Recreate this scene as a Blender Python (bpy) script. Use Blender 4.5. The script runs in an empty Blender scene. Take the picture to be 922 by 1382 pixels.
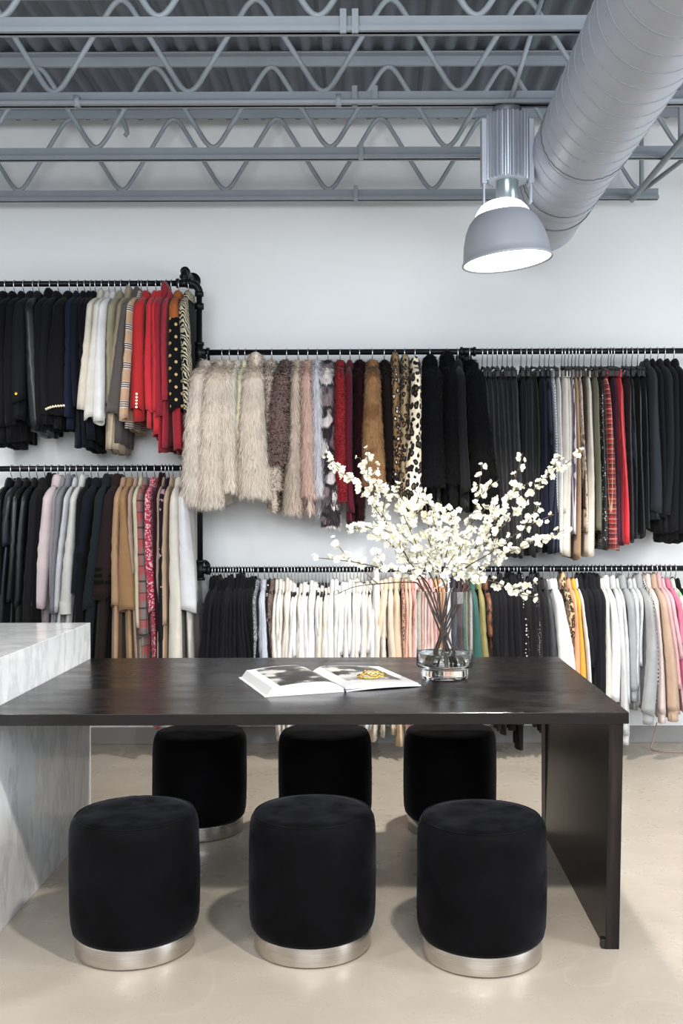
import bpy, math, random
import numpy as np
from mathutils import Vector, Matrix, noise as mnoise
random.seed(7); rng = np.random.default_rng(11)
sc = bpy.context.scene
C = sc.collection
PI = math.pi
# ------------------------------------------------------------------ camera, world, lights, exposure
H = 1.385; F = 1344.0; VX = 505.0; VY = 691.0
cam = bpy.data.cameras.new('camera'); camo = bpy.data.objects.new('camera', cam); C.objects.link(camo)
cam.sensor_fit = 'VERTICAL'; cam.sensor_height = 36.0; cam.lens = F/1382*36.0
cam.shift_x = -(VX-461)/1382.0; cam.clip_end = 60
camo.matrix_world = Matrix.Translation((0, 0, H)) @ Matrix.Rotation(PI/2, 4, 'X') @ Matrix.Rotation(math.radians(-0.2), 4, 'Z')
sc.camera = camo
sc.view_settings.view_transform = 'Standard'; sc.view_settings.look = 'None'
sc.view_settings.gamma = 1.0; sc.view_settings.use_curve_mapping = False
sc.view_settings.exposure = 0.0
w = bpy.data.worlds.new('world'); sc.world = w; w.use_nodes = True
w.node_tree.nodes['Background'].inputs[0].default_value = (0.90, 0.95, 1.0, 1)
w.node_tree.nodes['Background'].inputs[1].default_value = 0.48
def light(name, kind, loc, energy, color=(1, 1, 1), size=0.2, target=None, spot=None, sx=None, sy=None):
    l = bpy.data.lights.new(name, kind); l.energy = energy; l.color = color
    if kind == 'AREA':
        l.shape = 'RECTANGLE'; l.size = sx; l.size_y = sy
    else:
        l.shadow_soft_size = size
    if kind == 'SPOT':
        l.spot_size = math.radians(spot); l.spot_blend = 0.5
    o = bpy.data.objects.new(name, l); C.objects.link(o); o.location = loc
    if target is not None:
        o.rotation_euler = (Vector(target)-Vector(loc)).to_track_quat('-Z', 'Y').to_euler()
    return o
WARM = (1.0, 0.95, 0.87)
light('high_bay_light', 'SPOT', (0.59, 4.45, 2.47), 230, WARM, 0.05, (0.59, 4.4, 0), 118)
light('high_bay_light', 'SPOT', (0.60, 1.75, 2.60), 235, WARM, 0.06, (0.6, 1.85, 0), 135)
light('high_bay_light', 'SPOT', (-2.10, 1.75, 2.6), 110, WARM, 0.15, (-2.1, 2.1, 0), 165)
light('high_bay_light', 'SPOT', (3.30, 1.75, 2.6), 135, WARM, 0.15, (3.2, 2.1, 0), 165)
light('high_bay_light', 'SPOT', (-2.10, 4.45, 2.6), 45, WARM, 0.15, (-2.1, 4.45, 0), 165)
light('high_bay_light', 'SPOT', (3.30, 4.45, 2.6), 32, WARM, 0.15, (3.3, 4.45, 0), 165)
light('window_and_fill_light', 'AREA', (4.6, 1.6, 1.9), 150, (0.86, 0.93, 1.0), target=(0, 4.2, 1.2), sx=2.6, sy=2.4)  # window on the right, read off the bluish lit sides
light('window_and_fill_light', 'AREA', (-0.3, -2.2, 3.0), 330, (0.93, 0.965, 1.0), target=(0.3, 6, 2.6), sx=4.5, sy=2.2)  # added fill from behind the camera, no window known there

# ------------------------------------------------------------------ material helpers
def lin(c):
    if isinstance(c, str):
        c = tuple(int(c[i:i+2], 16)/255 for i in (0, 2, 4))
    return tuple((v/12.92 if v <= 0.04045 else ((v+0.055)/1.055)**2.4) for v in c)
MATS = {}
def newmat(name):
    m = bpy.data.materials.new(name); m.use_nodes = True
    nt = m.node_tree; b = nt.nodes['Principled BSDF']
    return m, nt, b
def nd(nt, t, **kw):
    n = nt.nodes.new(t)
    for k, v in kw.items():
        setattr(n, k, v)
    return n
def lk(nt, a, b): nt.links.new(a, b)
def mth(nt, op, a, b=None, c=None):
    n = nd(nt, 'ShaderNodeMath', operation=op)
    for i, v in enumerate((a, b, c)):
        if v is None: continue
        if isinstance(v, (int, float)): n.inputs[i].default_value = v
        else: lk(nt, v, n.inputs[i])
    return n.outputs[0]
def mixc(nt, f, a, b):
    n = nd(nt, 'ShaderNodeMix', data_type='RGBA')
    if isinstance(f, (int, float)): n.inputs[0].default_value = f
    else: lk(nt, f, n.inputs[0])
    for i, v in ((6, a), (7, b)):
        if isinstance(v, tuple): n.inputs[i].default_value = (*v[:3], 1)
        else: lk(nt, v, n.inputs[i])
    return n.outputs[2]
def ramp(nt, fac, stops, interp='LINEAR'):
    r = nd(nt, 'ShaderNodeValToRGB'); r.color_ramp.interpolation = interp
    el = r.color_ramp.elements
    while len(el) < len(stops): el.new(0.5)
    for e, (p, c) in zip(el, stops):
        e.position = p; e.color = (*c[:3], 1)
    lk(nt, fac, r.inputs[0]); return r.outputs[0]
def objco(nt, scale=(1, 1, 1)):
    tc = nd(nt, 'ShaderNodeTexCoord'); mp = nd(nt, 'ShaderNodeMapping')
    mp.inputs['Scale'].default_value = scale
    lk(nt, tc.outputs['Object'], mp.inputs[0]); return mp.outputs[0]
def noise(nt, co, scale, detail=3, rough=0.5, out=0):
    n = nd(nt, 'ShaderNodeTexNoise'); n.inputs['Scale'].default_value = scale
    n.inputs['Detail'].default_value = detail; n.inputs['Roughness'].default_value = rough
    lk(nt, co, n.inputs['Vector']); return n.outputs[out]
def voro(nt, co, scale, rnd=1.0, out=0, feature='F1'):
    n = nd(nt, 'ShaderNodeTexVoronoi', feature=feature); n.inputs['Scale'].default_value = scale
    n.inputs['Randomness'].default_value = rnd
    lk(nt, co, n.inputs['Vector']); return n.outputs[out]
def bump(nt, b, h, strength, dist=0.01):
    n = nd(nt, 'ShaderNodeBump'); n.inputs['Strength'].default_value = strength; n.inputs['Distance'].default_value = dist
    lk(nt, h, n.inputs['Height']); lk(nt, n.outputs[0], b.inputs['Normal'])
def plain(name, col, rough=0.5, metal=0.0, spec=0.5, var=0.0, vscale=8.0, bmp=0.0, bscale=60.0):
    if name in MATS: return MATS[name]
    m, nt, b = newmat(name); c = lin(col)
    b.inputs['Roughness'].default_value = rough; b.inputs['Metallic'].default_value = metal
    b.inputs['Specular IOR Level'].default_value = spec
    co = objco(nt)
    n = noise(nt, co, vscale, 4)
    lk(nt, ramp(nt, n, [(0.3, tuple(v*(1-var) for v in c)), (0.7, tuple(min(1, v*(1+var)) for v in c))]), b.inputs['Base Color'])
    if bmp: bump(nt, b, noise(nt, co, bscale, 2), bmp, 0.005)
    MATS[name] = m; return m
GAIN = 0.92
def cloth(col, rough=0.85, sheen=0.15, pat=None, c2=None, c3=None, scale=1.0, fur=False):
    key = f'cloth_{col}_{pat}_{c2}_{c3}_{scale}_{rough}_{fur}'
    if key in MATS: return MATS[key]
    m, nt, b = newmat('fabric')
    def g(c):
        l_ = lin(c); k_ = GAIN*(0.68 if sum(l_)/3 < 0.03 else (1.38 if fur and sum(l_)/3 > 0.35 else (0.84 if sum(l_)/3 > 0.6 else 1.0)))
        y_ = sum(l_)/3; l_ = tuple(v*0.9+y_*0.1 for v in l_)
        k_ = min(k_, 0.90/max(l_))
        return tuple(v*k_ for v in l_)
    A = g(col); B = g(c2) if c2 else A; D = g(c3) if c3 else B
    b.inputs['Roughness'].default_value = rough; b.inputs['Specular IOR Level'].default_value = 0.25 if rough > 0.5 else 0.5
    lum = sum(A)/3
    if lum < 0.05:
        sheen *= 0.3; b.inputs['Specular IOR Level'].default_value = 0.12 if rough > 0.5 else 0.45
    b.inputs['Sheen Weight'].default_value = sheen; b.inputs['Sheen Roughness'].default_value = 0.5
    co = objco(nt)
    sep = nd(nt, 'ShaderNodeSeparateXYZ'); lk(nt, co, sep.inputs[0])
    X, Y, Z = sep.outputs
    n1 = noise(nt, co, 9.0, 3)
    base = ramp(nt, n1, [(0.3, tuple(v*0.88 for v in A)), (0.7, tuple(v*1.08 for v in A))])
    colr = base
    def band(cd, f, wd, off=0.0):
        return mth(nt, 'LESS_THAN', mth(nt, 'FRACT', mth(nt, 'MULTIPLY_ADD', cd, f, off+50.0)), wd)
    if pat == 'plaid':
        U = mth(nt, 'ADD', X, mth(nt, 'MULTIPLY', Y, 0.7))
        colr = mixc(nt, mth(nt, 'MULTIPLY', band(Z, 9*scale, 0.30), 0.6), colr, B)
        colr = mixc(nt, mth(nt, 'MULTIPLY', band(U, 16*scale, 0.30), 0.55), colr, B)
        colr = mixc(nt, mth(nt, 'MULTIPLY', band(Z, 9*scale, 0.07, 0.3), 0.8), colr, D)
        colr = mixc(nt, mth(nt, 'MULTIPLY', band(U, 16*scale, 0.08, 0.3), 0.8), colr, D)
        colr = mixc(nt, mth(nt, 'MULTIPLY', band(Z, 9*scale, 0.05, 0.72), 0.6), colr, D)
    elif pat == 'lines':       # groups of dark cross lines with light gaps
        colr = mixc(nt, band(Z, 9.5*scale, 0.36), colr, D)
        colr = mixc(nt, mth(nt, 'MULTIPLY', band(Z, 9.5*scale, 0.36), band(Z, 28.5*3*scale*1.0, 0.5)), colr, B)
    elif pat == 'leopard':
        nn = nd(nt, 'ShaderNodeVectorMath', operation='MULTIPLY_ADD')
        lk(nt, noise(nt, co, 22*scale, 2, out=1), nn.inputs[0]); nn.inputs[1].default_value = (0.022/scale,)*3; lk(nt, co, nn.inputs[2])
        mp = nd(nt, 'ShaderNodeMapping'); mp.inputs['Scale'].default_value = (1.2, 0.8, 0.8); lk(nt, nn.outputs[0], mp.inputs[0])
        d = voro(nt, mp.outputs[0], 34*scale, 0.85)
        colr = ramp(nt, d, [(0.0, B), (0.24, B), (0.29, D), (0.50, D), (0.55, A), (1, A)])
    elif pat == 'dots':
        u = mth(nt, 'MULTIPLY', mth(nt, 'ADD', X, mth(nt, 'MULTIPLY', Y, 0.25)), 29.0*scale); v = mth(nt, 'MULTIPLY', Z, 29.0*scale)
        p = mth(nt, 'SUBTRACT', mth(nt, 'FRACT', mth(nt, 'ADD', mth(nt, 'ADD', mth(nt, 'MULTIPLY', u, 0.5), mth(nt, 'MULTIPLY', v, 0.5)), 50)), 0.5)
        q = mth(nt, 'SUBTRACT', mth(nt, 'FRACT', mth(nt, 'ADD', mth(nt, 'SUBTRACT', mth(nt, 'MULTIPLY', u, 0.5), mth(nt, 'MULTIPLY', v, 0.5)), 50)), 0.5)
        r2 = mth(nt, 'ADD', mth(nt, 'MULTIPLY', p, p), mth(nt, 'MULTIPLY', q, q))
        colr = mixc(nt, mth(nt, 'LESS_THAN', r2, 0.030), colr, B)
        if c3: colr = mixc(nt, mth(nt, 'GREATER_THAN', mth(nt, 'ADD', Z, mth(nt, 'MULTIPLY', n1, 0.08)), -0.20), colr, D)
    elif pat == 'zebra':
        wv = nd(nt, 'ShaderNodeTexWave', bands_direction='DIAGONAL'); wv.inputs['Scale'].default_value = 27*scale
        wv.inputs['Distortion'].default_value = 7; wv.inputs['Detail'].default_value = 1; wv.inputs['Detail Scale'].default_value = 1.2
        lk(nt, co, wv.inputs[0])
        colr = ramp(nt, wv.outputs[1], [(0.0, A), (0.47, A), (0.53, B), (1, B)])
    elif pat == 'stripe':
        U = mth(nt, 'ADD', X, mth(nt, 'MULTIPLY', Y, 0.6))
        colr = mixc(nt, band(U, 110*scale, 0.38), colr, B)
    elif pat == 'check':
        ch = nd(nt, 'ShaderNodeTexChecker'); ch.inputs['Scale'].default_value = 130*scale
        lk(nt, co, ch.inputs[0]); ch.inputs[1].default_value = (*A, 1); ch.inputs[2].default_value = (*B, 1); colr = ch.outputs[0]
    elif pat == 'floral':
        n = nd(nt, 'ShaderNodeTexVoronoi'); n.inputs['Scale'].default_value = 140*scale; lk(nt, co, n.inputs['Vector'])
        sv = nd(nt, 'ShaderNodeSeparateColor'); lk(nt, n.outputs[1], sv.inputs[0])
        colr = ramp(nt, sv.outputs[0], [(0, A), (0.55, A), (0.56, B), (0.85, B), (0.86, D), (1, D)], 'CONSTANT')
    elif pat == 'sprig':
        d = noise(nt, co, 26*scale, 3)
        mk = noise(nt, co, 7*scale, 1)
        f = mth(nt, 'MULTIPLY', mth(nt, 'GREATER_THAN', d, 0.57), mth(nt, 'GREATER_THAN', mk, 0.53))
        colr = mixc(nt, f, colr, B)
    elif pat == 'studs':
        d = voro(nt, co, 75*scale, 0.5)
        mk = mth(nt, 'GREATER_THAN', noise(nt, co, 11, 1), 0.45)
        colr = mixc(nt, mth(nt, 'MULTIPLY', mth(nt, 'LESS_THAN', d, 0.26), mk), colr, B)
    elif pat == 'patch':
        d = noise(nt, co, 7.5*scale, 1)
        colr = ramp(nt, d, [(0, A), (0.42, A), (0.45, B), (0.52, B), (0.55, D), (0.62, D), (0.66, A), (1, B)])
    elif pat == 'mottle':
        d = noise(nt, co, 10*scale, 4)
        colr = ramp(nt, d, [(0.35, A), (0.5, B), (0.62, D)])
    if fur:
        gi = nd(nt, 'ShaderNodeNewGeometry')
        colr2 = nd(nt, 'ShaderNodeHueSaturation'); lk(nt, colr, colr2.inputs['Color'])
        mr = nd(nt, 'ShaderNodeMapRange'); lk(nt, gi.outputs['Random Per Island'], mr.inputs[0])
        mr.inputs[3].default_value = 0.84; mr.inputs[4].default_value = 1.12
        lk(nt, mr.outputs[0], colr2.inputs['Value']); colr = colr2.outputs[0]
    else:
        bump(nt, b, noise(nt, co, 220, 2), 0.15, 0.002)
    lk(nt, colr, b.inputs['Base Color'])
    MATS[key] = m; return m

# ------------------------------------------------------------------ mesh helpers
class MB:
    def __init__(s): s.v = []; s.f = []; s.m = []; s.nv = []
    def add(s, v, f, mi=0):
        o = len(s.v); s.v.extend([tuple(p) for p in v]); s.f.extend([tuple(i+o for i in q) for q in f]); s.m.extend([mi]*len(f)); return s
    def box(s, x0, x1, y0, y1, z0, z1, bev=0.0, mi=0):
        if bev <= 0:
            v = [(x, y, z) for x in (x0, x1) for y in (y0, y1) for z in (z0, z1)]
            return s.add(v, [(0, 1, 3, 2), (4, 6, 7, 5), (0, 4, 5, 1), (2, 3, 7, 6), (0, 2, 6, 4), (1, 5, 7, 3)], mi)
        import bmesh
        bm = bmesh.new(); bmesh.ops.create_cube(bm, size=1)
        for q in bm.verts:
            q.co = Vector(((x0+x1)/2+q.co.x*(x1-x0), (y0+y1)/2+q.co.y*(y1-y0), (z0+z1)/2+q.co.z*(z1-z0)))
        bmesh.ops.bevel(bm, geom=list(bm.edges), offset=bev, segments=2, affect='EDGES', profile=0.5)
        bm.verts.index_update()
        s.add([q.co[:] for q in bm.verts], [[q.index for q in f.verts] for f in bm.faces], mi); bm.free(); return s
    def grid(s, P, close_u=False, mi=0):     # P (rows, cols, 3); close_u wraps columns
        r, c = P.shape[:2]; f = []
        for i in range(r-1):
            for j in range(c if close_u else c-1):
                k = (j+1) % c
                f.append((i*c+j, i*c+k, (i+1)*c+k, (i+1)*c+j))
        return s.add(P.reshape(-1, 3).tolist(), f, mi)
    def tube(s, pts, r, n=10, caps=True, mi=0):
        pts = [Vector(p) for p in pts]; m = len(pts)
        rr = [r]*m if isinstance(r, (int, float)) else list(r)
        t = [(pts[min(i+1, m-1)]-pts[max(i-1, 0)]).normalized() for i in range(m)]
        a = t[0].cross(Vector((0, 0, 1)));
        if a.length < 1e-3: a = t[0].cross(Vector((0, 1, 0)))
        a.normalize(); P = np.zeros((m, n, 3))
        for i in range(m):
            a = (a - t[i]*a.dot(t[i])).normalized(); b = t[i].cross(a)
            for j in range(n):
                q = 2*PI*j/n; P[i, j] = pts[i]+a*(rr[i]*math.cos(q))+b*(rr[i]*math.sin(q))
        o = len(s.v); s.grid(P, True, mi)
        if caps:
            s.f += [tuple(o+j for j in range(n))[::-1], tuple(o+(m-1)*n+j for j in range(n))]; s.m += [mi, mi]
        return s
    def lathe(s, prof, n=48, c=(0, 0, 0), mi=0, wob=None):
        P = np.zeros((len(prof), n, 3))
        for i, (r, z) in enumerate(prof):
            for j in range(n):
                q = 2*PI*j/n; P[i, j] = (c[0]+r*math.cos(q), c[1]+r*math.sin(q), c[2]+z)
        return s.grid(P, True, mi)
    def build(s, name, mats, parent=None, smooth=True, loc=(0, 0, 0)):
        me = bpy.data.meshes.new(name); me.from_pydata(s.v, [], s.f)
        if not isinstance(mats, (list, tuple)): mats = [mats]
        for m in mats: me.materials.append(m)
        if any(s.m): me.polygons.foreach_set('material_index', s.m)
        me.polygons.foreach_set('use_smooth', [smooth]*len(s.f)); me.update()
        if s.nv:
            vn = np.zeros(len(s.v)*3, dtype=np.float32); me.vertices.foreach_get('normal', vn); vn = vn.reshape(-1, 3)
            for o_, N_ in s.nv: vn[o_:o_+len(N_)] = N_
            me.normals_split_custom_set_from_vertices(vn.tolist())
        o = bpy.data.objects.new(name, me); C.objects.link(o); o.location = loc
        if parent: o.parent = parent
        return o
def outward(o):
    import bmesh
    bm = bmesh.new(); bm.from_mesh(o.data); bmesh.ops.recalc_face_normals(bm, faces=list(bm.faces)); bm.to_mesh(o.data); bm.free(); return o
def flat_smooth(o, ang=35):
    me = o.data; me.set_sharp_from_angle(angle=math.radians(ang)); return o
def tag(o, label, cat, group=None):
    o['label'] = label; o['category'] = cat
    if group: o['group'] = group
    return o
def thing(name, label, cat, loc=(0, 0, 0), group=None):
    o = bpy.data.objects.new(name, None); C.objects.link(o); o.location = loc; o.empty_display_size = 0.05
    return tag(o, label, cat, group)
def struct(o): o['kind'] = 'structure'; return o
def dup(root, loc, label=None, group=None, rz=0.0):
    r = root.copy(); C.objects.link(r); r.location = loc; r.rotation_euler = (0, 0, rz)
    if label: r['label'] = label
    if group: r['group'] = group
    for ch in list(root.children):
        c = ch.copy(); C.objects.link(c); c.parent = r
        for g_ in ch.children:
            d = g_.copy(); C.objects.link(d); d.parent = c
    return r
def W(px, py, d): return Vector(((px-VX)*d/F, d, H-(py-VY)*d/F))

# ------------------------------------------------------------------ setting
WALL = 5.97
m, nt, b = newmat('concrete_floor'); co = objco(nt)
n1 = noise(nt, co, 1.1, 5, 0.6); n2 = noise(nt, co, 9, 5, 0.65); v1 = voro(nt, co, 48, 1.0)
c1 = ramp(nt, n1, [(0.3, lin('a39a8e')), (0.52, lin('afa699')), (0.72, lin('b9b1a6'))])
c2 = mixc(nt, mth(nt, 'MULTIPLY', mth(nt, 'SUBTRACT', n2, 0.35), 0.5), c1, lin('968c80'))
sp = mth(nt, 'LESS_THAN', v1, 0.085)
c3 = mixc(nt, mth(nt, 'MULTIPLY', sp, 0.5), c2, lin('6d6256'))
nv = noise(nt, co, 0.55, 3, 0.55)
vein = mth(nt, 'MULTIPLY', mth(nt, 'LESS_THAN', mth(nt, 'ABSOLUTE', mth(nt, 'SUBTRACT', nv, 0.47)), 0.0016), mth(nt, 'MULTIPLY', n2, 0.12))
lk(nt, mixc(nt, vein, c3, lin('e2dccf')), b.inputs['Base Color'])
lk(nt, ramp(nt, n2, [(0.3, (0.22,)*3), (0.7, (0.42,)*3)]), b.inputs['Roughness']); b.inputs['Specular IOR Level'].default_value = 0.45
bump(nt, b, n2, 0.02, 0.002)
struct(MB().box(-4.2, 4.2, -3.0, WALL+0.1, -0.1, 0.0).build('floor', m, smooth=False))
mw = plain('painted_wall', 'e8eaeb', 0.75, spec=0.3, var=0.02, vscale=1.5, bmp=0.05, bscale=160)
struct(MB().box(-4.2, 4.2, WALL, WALL+0.12, 0.0, 4.0).build('wall_back', mw, smooth=False))
struct(MB().box(-4.2, 4.2, WALL-0.012, WALL, 0.0, 0.10, 0.003).build('baseboard_back', plain('baseboard_grey', '8b8a88', 0.6, var=0.02), smooth=False))  # baseboard in a darker grey than the wall above
md = plain('deck_paint', '676e78', 0.55, var=0.06, vscale=5)
xs = np.arange(-4.2, 4.2, 0.0125); ys = np.array([-1.0, WALL+0.05]); P = np.zeros((2, len(xs), 3))
for i, y in enumerate(ys):
    ph = (xs / 0.105) % 1.0
    prof = np.clip(1.6*np.sin(2*PI*ph), -1, 1)*0.016
    P[i, :, 0] = xs; P[i, :, 1] = y; P[i, :, 2] = 3.739+0.016+prof
cl = MB().grid(P)
cl.box(-4.2, 4.2, -1.0, WALL+0.05, 3.775, 3.86)
struct(flat_smooth(cl.build('ceiling', md), 50))

# ------------------------------------------------------------------ bar joists
steel = plain('joist_paint', '8f979f', 0.45, var=0.05, vscale=6)
ZB = 3.262; ZT = 3.685
def joist(y, x0, x1, phase, label, bar_side, P_=0.602, conduit=False):
    t = thing('bar_joist', label, 'joist', (0, y, 0), 'bar joists under the ceiling deck')
    for nm, z0, z1 in (('bottom_chord', ZB-0.062, ZB), ('top_chord', ZT-0.005, ZT+0.05)):
        q = MB(); xe = x1 if nm == 'bottom_chord' else 4.1
        for s_ in (-1, 1):
            if nm == 'bottom_chord':
                q.box(x0, xe, s_*0.002, s_*0.008, z0, z1); q.box(x0, xe, s_*0.002, s_*0.024, z0, z0+0.018)
            else:
                q.box(x0, xe, s_*0.002, s_*0.008, z0, z1); q.box(x0, xe, s_*0.002, s_*0.05, z1-0.008, z1)
        q.build(nm, steel, t, smooth=False)
    r = 0.0125; x = phase - 8*P_; q = MB(); pts = []
    zl = ZB+0.004; zh = ZT-0.008
    def corner(px_, zz, sg):
        lx, lz = P_/2-0.048, (zh-zl); ln = math.hypot(lx, lz); ux, uz = lx/ln, lz/ln
        out = []
        for side in (-1, 1):
            A_ = (px_+side*(0.024+ux*0.06), zz+sg*uz*0.06); Cc = (px_+side*0.024, zz); E_ = (px_, zz)
            seq_ = [((1-k)**2*A_[0]+2*k*(1-k)*Cc[0]+k*k*E_[0], 0, (1-k)**2*A_[1]+2*k*(1-k)*Cc[1]+k*k*E_[1]) for k in (0, 0.2, 0.4, 0.6, 0.8, 1.0)]
            out += seq_ if side < 0 else seq_[::-1][1:]
        return out
    while x < x1+0.2:
        if x > x0:
            pts += corner(x, zl, 1) + corner(x+P_/2, zh, -1)
        x += P_
    pts = [p for p in pts if p[0] < x1-0.1]
    q.tube(pts, r, 8); q.build('web_bar', steel, t)
    for cx in bar_side:
        MB().box(cx-0.012, cx+0.012, -0.034, -0.024, ZB-0.075, ZB+0.015).build('clip', steel, t, smooth=False)
    return t
JY = [3.775, 4.45, 5.126, 5.80]
joist(JY[0], -3.6, 3.6, (217-505)/356*1.0, 'grey bar joist nearest the camera, at the top of the photo', (-0.11, -0.065))
joist(JY[1], -3.6, 3.6, (75-505)/302, 'grey bar joist that carries the hanging lamp', (-0.08, 0.01))
joist(JY[2], -3.6, 3.6, (132-505)/262, 'grey bar joist second from the back wall', (-0.06,))
joist(JY[3], -3.6, 1.66, (27-505)/231.7, 'grey bar joist closest to the back wall, ending right of the duct', (-0.1,))
co_ = MB().tube([(-3.5, JY[1]-0.075, ZB-0.072), (3.5, JY[1]-0.075, ZB-0.072)], 0.011, 10)
for xx in (-2.2, -1.3, -0.15, 0.9, 1.9):
    co_.box(xx-0.012, xx+0.012, JY[1]-0.09, JY[1]-0.05, ZB-0.09, ZB-0.045)
tag(co_.build('conduit', steel), 'thin grey conduit clipped along the bottom of the lamp joist', 'pipe')
q = MB().tube([(1.50, JY[3]-0.03, ZB-0.075), (1.50, 2.9, ZB-0.075)], 0.016, 8)
tag(q.build('bridging_bar', steel), 'grey straight bridging bar under the joists right of the duct', 'brace')
q = MB().tube([(1.52, JY[3]-0.06, ZB-0.055), (1.78, JY[2]-0.06, ZB+0.06), (2.3, 3.78, ZB+0.28)], 0.013, 8)
tag(q.build('diagonal_brace', steel), 'grey slanting brace rising to the right beside the bridging bar', 'brace')
q = MB().tube([(1.565, JY[3], ZB), (1.565, JY[3], ZT)], 0.014, 8)
q.tube([(1.585, JY[2], ZB), (1.585, JY[2], ZT)], 0.014, 8)
tag(q.build('bridging_post', steel), 'grey upright rods between joist chords at the right edge', 'brace')
q = MB().tube([(-1.46, 5.72, 3.70), (-1.45, 5.72, 3.66), (-1.43, 5.72, 3.63), (-1.415, 5.72, 3.59), (-1.41, 5.72, 3.565), (-1.425, 5.72, 3.55)], 0.013, 8)
tag(q.build('pipe_stub', steel), 'short bent grey pipe stub hanging from the ceiling edge', 'pipe')
q = MB().tube([W(690, 140, 4.42), W(737, -10, 4.42)], 0.011, 8)
tag(q.build('hanging_rod', steel), 'thin grey rod slanting up from the lamp to the ceiling', 'rod')

# ------------------------------------------------------------------ spiral duct
mdk = plain('duct_paint', 'a8adb9', 0.42, var=0.04, vscale=4, bmp=0.03, bscale=30)
DX, DZ, DR, DE = 0.905, 2.972, 0.197, 5.33
t = thing('ventilation_duct', 'fat grey spiral ventilation duct running back along the ceiling', 'duct', (DX, DE, DZ))
n = 64; L0 = -3.2
P = []
for a in np.linspace(L0, -0.36, 30):
    P.append([(DR*math.cos(2*PI*j/n), a, DR*math.sin(2*PI*j/n)) for j in range(n)])
MB().grid(np.array(P), True).build('duct_pipe', mdk, t)
q = MB(); pitch = 0.118; pts = []; th = 0.0
N = int(abs(L0+0.4)/pitch*40)
pts = [((DR+0.001)*math.cos(2*PI*i/40), L0+pitch*i/40, (DR+0.001)*math.sin(2*PI*i/40)) for i in range(N)]
q.tube(pts, 0.0021, 5, caps=False); q.build('spiral_seam', plain('duct_seam', '8b9098', 0.5), t)
prof = [(-0.40, DR+0.004), (-0.36, DR+0.004), (-0.355, DR), (-0.03, DR), (-0.02, DR+0.003), (0, DR+0.003), (0.0, DR-0.012), (-0.35, DR-0.012)]
P = np.array([[(r*math.cos(2*PI*j/n), a, r*math.sin(2*PI*j/n)) for j in range(n)] for a, r in prof])
MB().grid(P, True).build('duct_collar', mdk, t)
P = np.array([[(r*math.cos(2*PI*j/n), -0.06, r*math.sin(2*PI*j/n)) for j in range(n)] for r in (0.001, DR-0.01)])
MB().grid(P, True).build('end_grille', plain('duct_inside', '55595f', 0.6), t)
for a in (-1.15, -0.62):
    q = MB().tube([((DR+0.001)*math.cos(2*PI*j/n), a+0.005*math.sin(3*j), (DR+0.001)*math.sin(2*PI*j/n)) for j in range(n+1)], 0.0026, 5, caps=False)
    q.build('joint_seam', plain('duct_joint', '55585e', 0.6), t)

# ------------------------------------------------------------------ lamp
LX, LY = 0.60, 4.45
alu = plain('lamp_aluminium', 'a9b0bb', 0.42, 0.5, var=0.03)
alu2 = plain('lamp_shade_metal', 'a3a7af', 0.42, 0.15, var=0.02)
m, nt, b = newmat('lamp_glow'); b.inputs['Base Color'].default_value = (1, 1, 1, 1)
b.inputs['Emission Color'].default_value = (1, 0.99, 0.96, 1); b.inputs['Emission Strength'].default_value = 3.0; glow = m
t = thing('pendant_lamp', 'large grey industrial pendant lamp with glowing bell shade', 'lamp', (LX, LY, 2.5))
q = MB().lathe([(0.001, 0.715), (0.036, 0.715), (0.036, 0.69), (0.062, 0.688), (0.066, 0.68), (0.066, 0.655), (0.058, 0.65), (0.001, 0.65)], 32)
q.build('mounting_hub', plain('lamp_hub', '6f777f', 0.5, 0.3), t)
q = MB(); P = []
nf = 26
for z, k in ((0.65, 0.0), (0.648, 0.98), (0.645, 1), (0.365, 1), (0.36, 0.98), (0.36, 0.0)):
    ring = []
    for j in range(nf*4):
        a = 2*PI*j/(nf*4); r = 0.098 if (j % 4) in (0, 1) else 0.084
        ring.append((r*k*math.cos(a), r*k*math.sin(a), z))
    P.append(ring)
flat_smooth(q.grid(np.array(P), True).build('heat_sink', alu, t), 30)
for s_ in (-1, 1):
    MB().box(s_*0.105-0.012, s_*0.105+0.012, -0.035, 0.035, 0.345, 0.63, 0.003).build('side_plate', alu, t, smooth=False)
    MB().box(s_*0.105-0.004, s_*0.105+0.004, -0.02, 0.02, 0.25+s_*0.012, 0.35, 0.001).build('bracket', alu, t, smooth=False)
MB().lathe([(0.05, 0.37), (0.05, 0.265), (0.045, 0.26)], 32).build('neck', plain('lamp_neck', '8c979b', 0.25, 0.6), t)
tilt = Matrix.Rotation(math.radians(-6.0), 4, 'Y')
def tl(mb):
    mb.v = [tuple(tilt @ Vector(p)) for p in mb.v]; return mb
tl(MB().lathe([(0.04, 0.272), (0.07, 0.268), (0.092, 0.255), (0.11, 0.235), (0.127, 0.205)], 48)).build('dome', glow, t)
sh = tl(MB().lathe([(0.122, 0.212), (0.128, 0.206), (0.152, 0.18), (0.172, 0.14), (0.186, 0.09), (0.194, 0.04), (0.197, 0.015), (0.203, 0.008), (0.203, 0.0), (0.196, 0.0), (0.19, 0.03), (0.17, 0.135), (0.15, 0.175), (0.122, 0.212)], 64)).build('shade', alu2, t)
tl(MB().lathe([(0.001, 0.012), (0.1, 0.012), (0.195, 0.006)], 48)).build('diffuser', glow, t)

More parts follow.
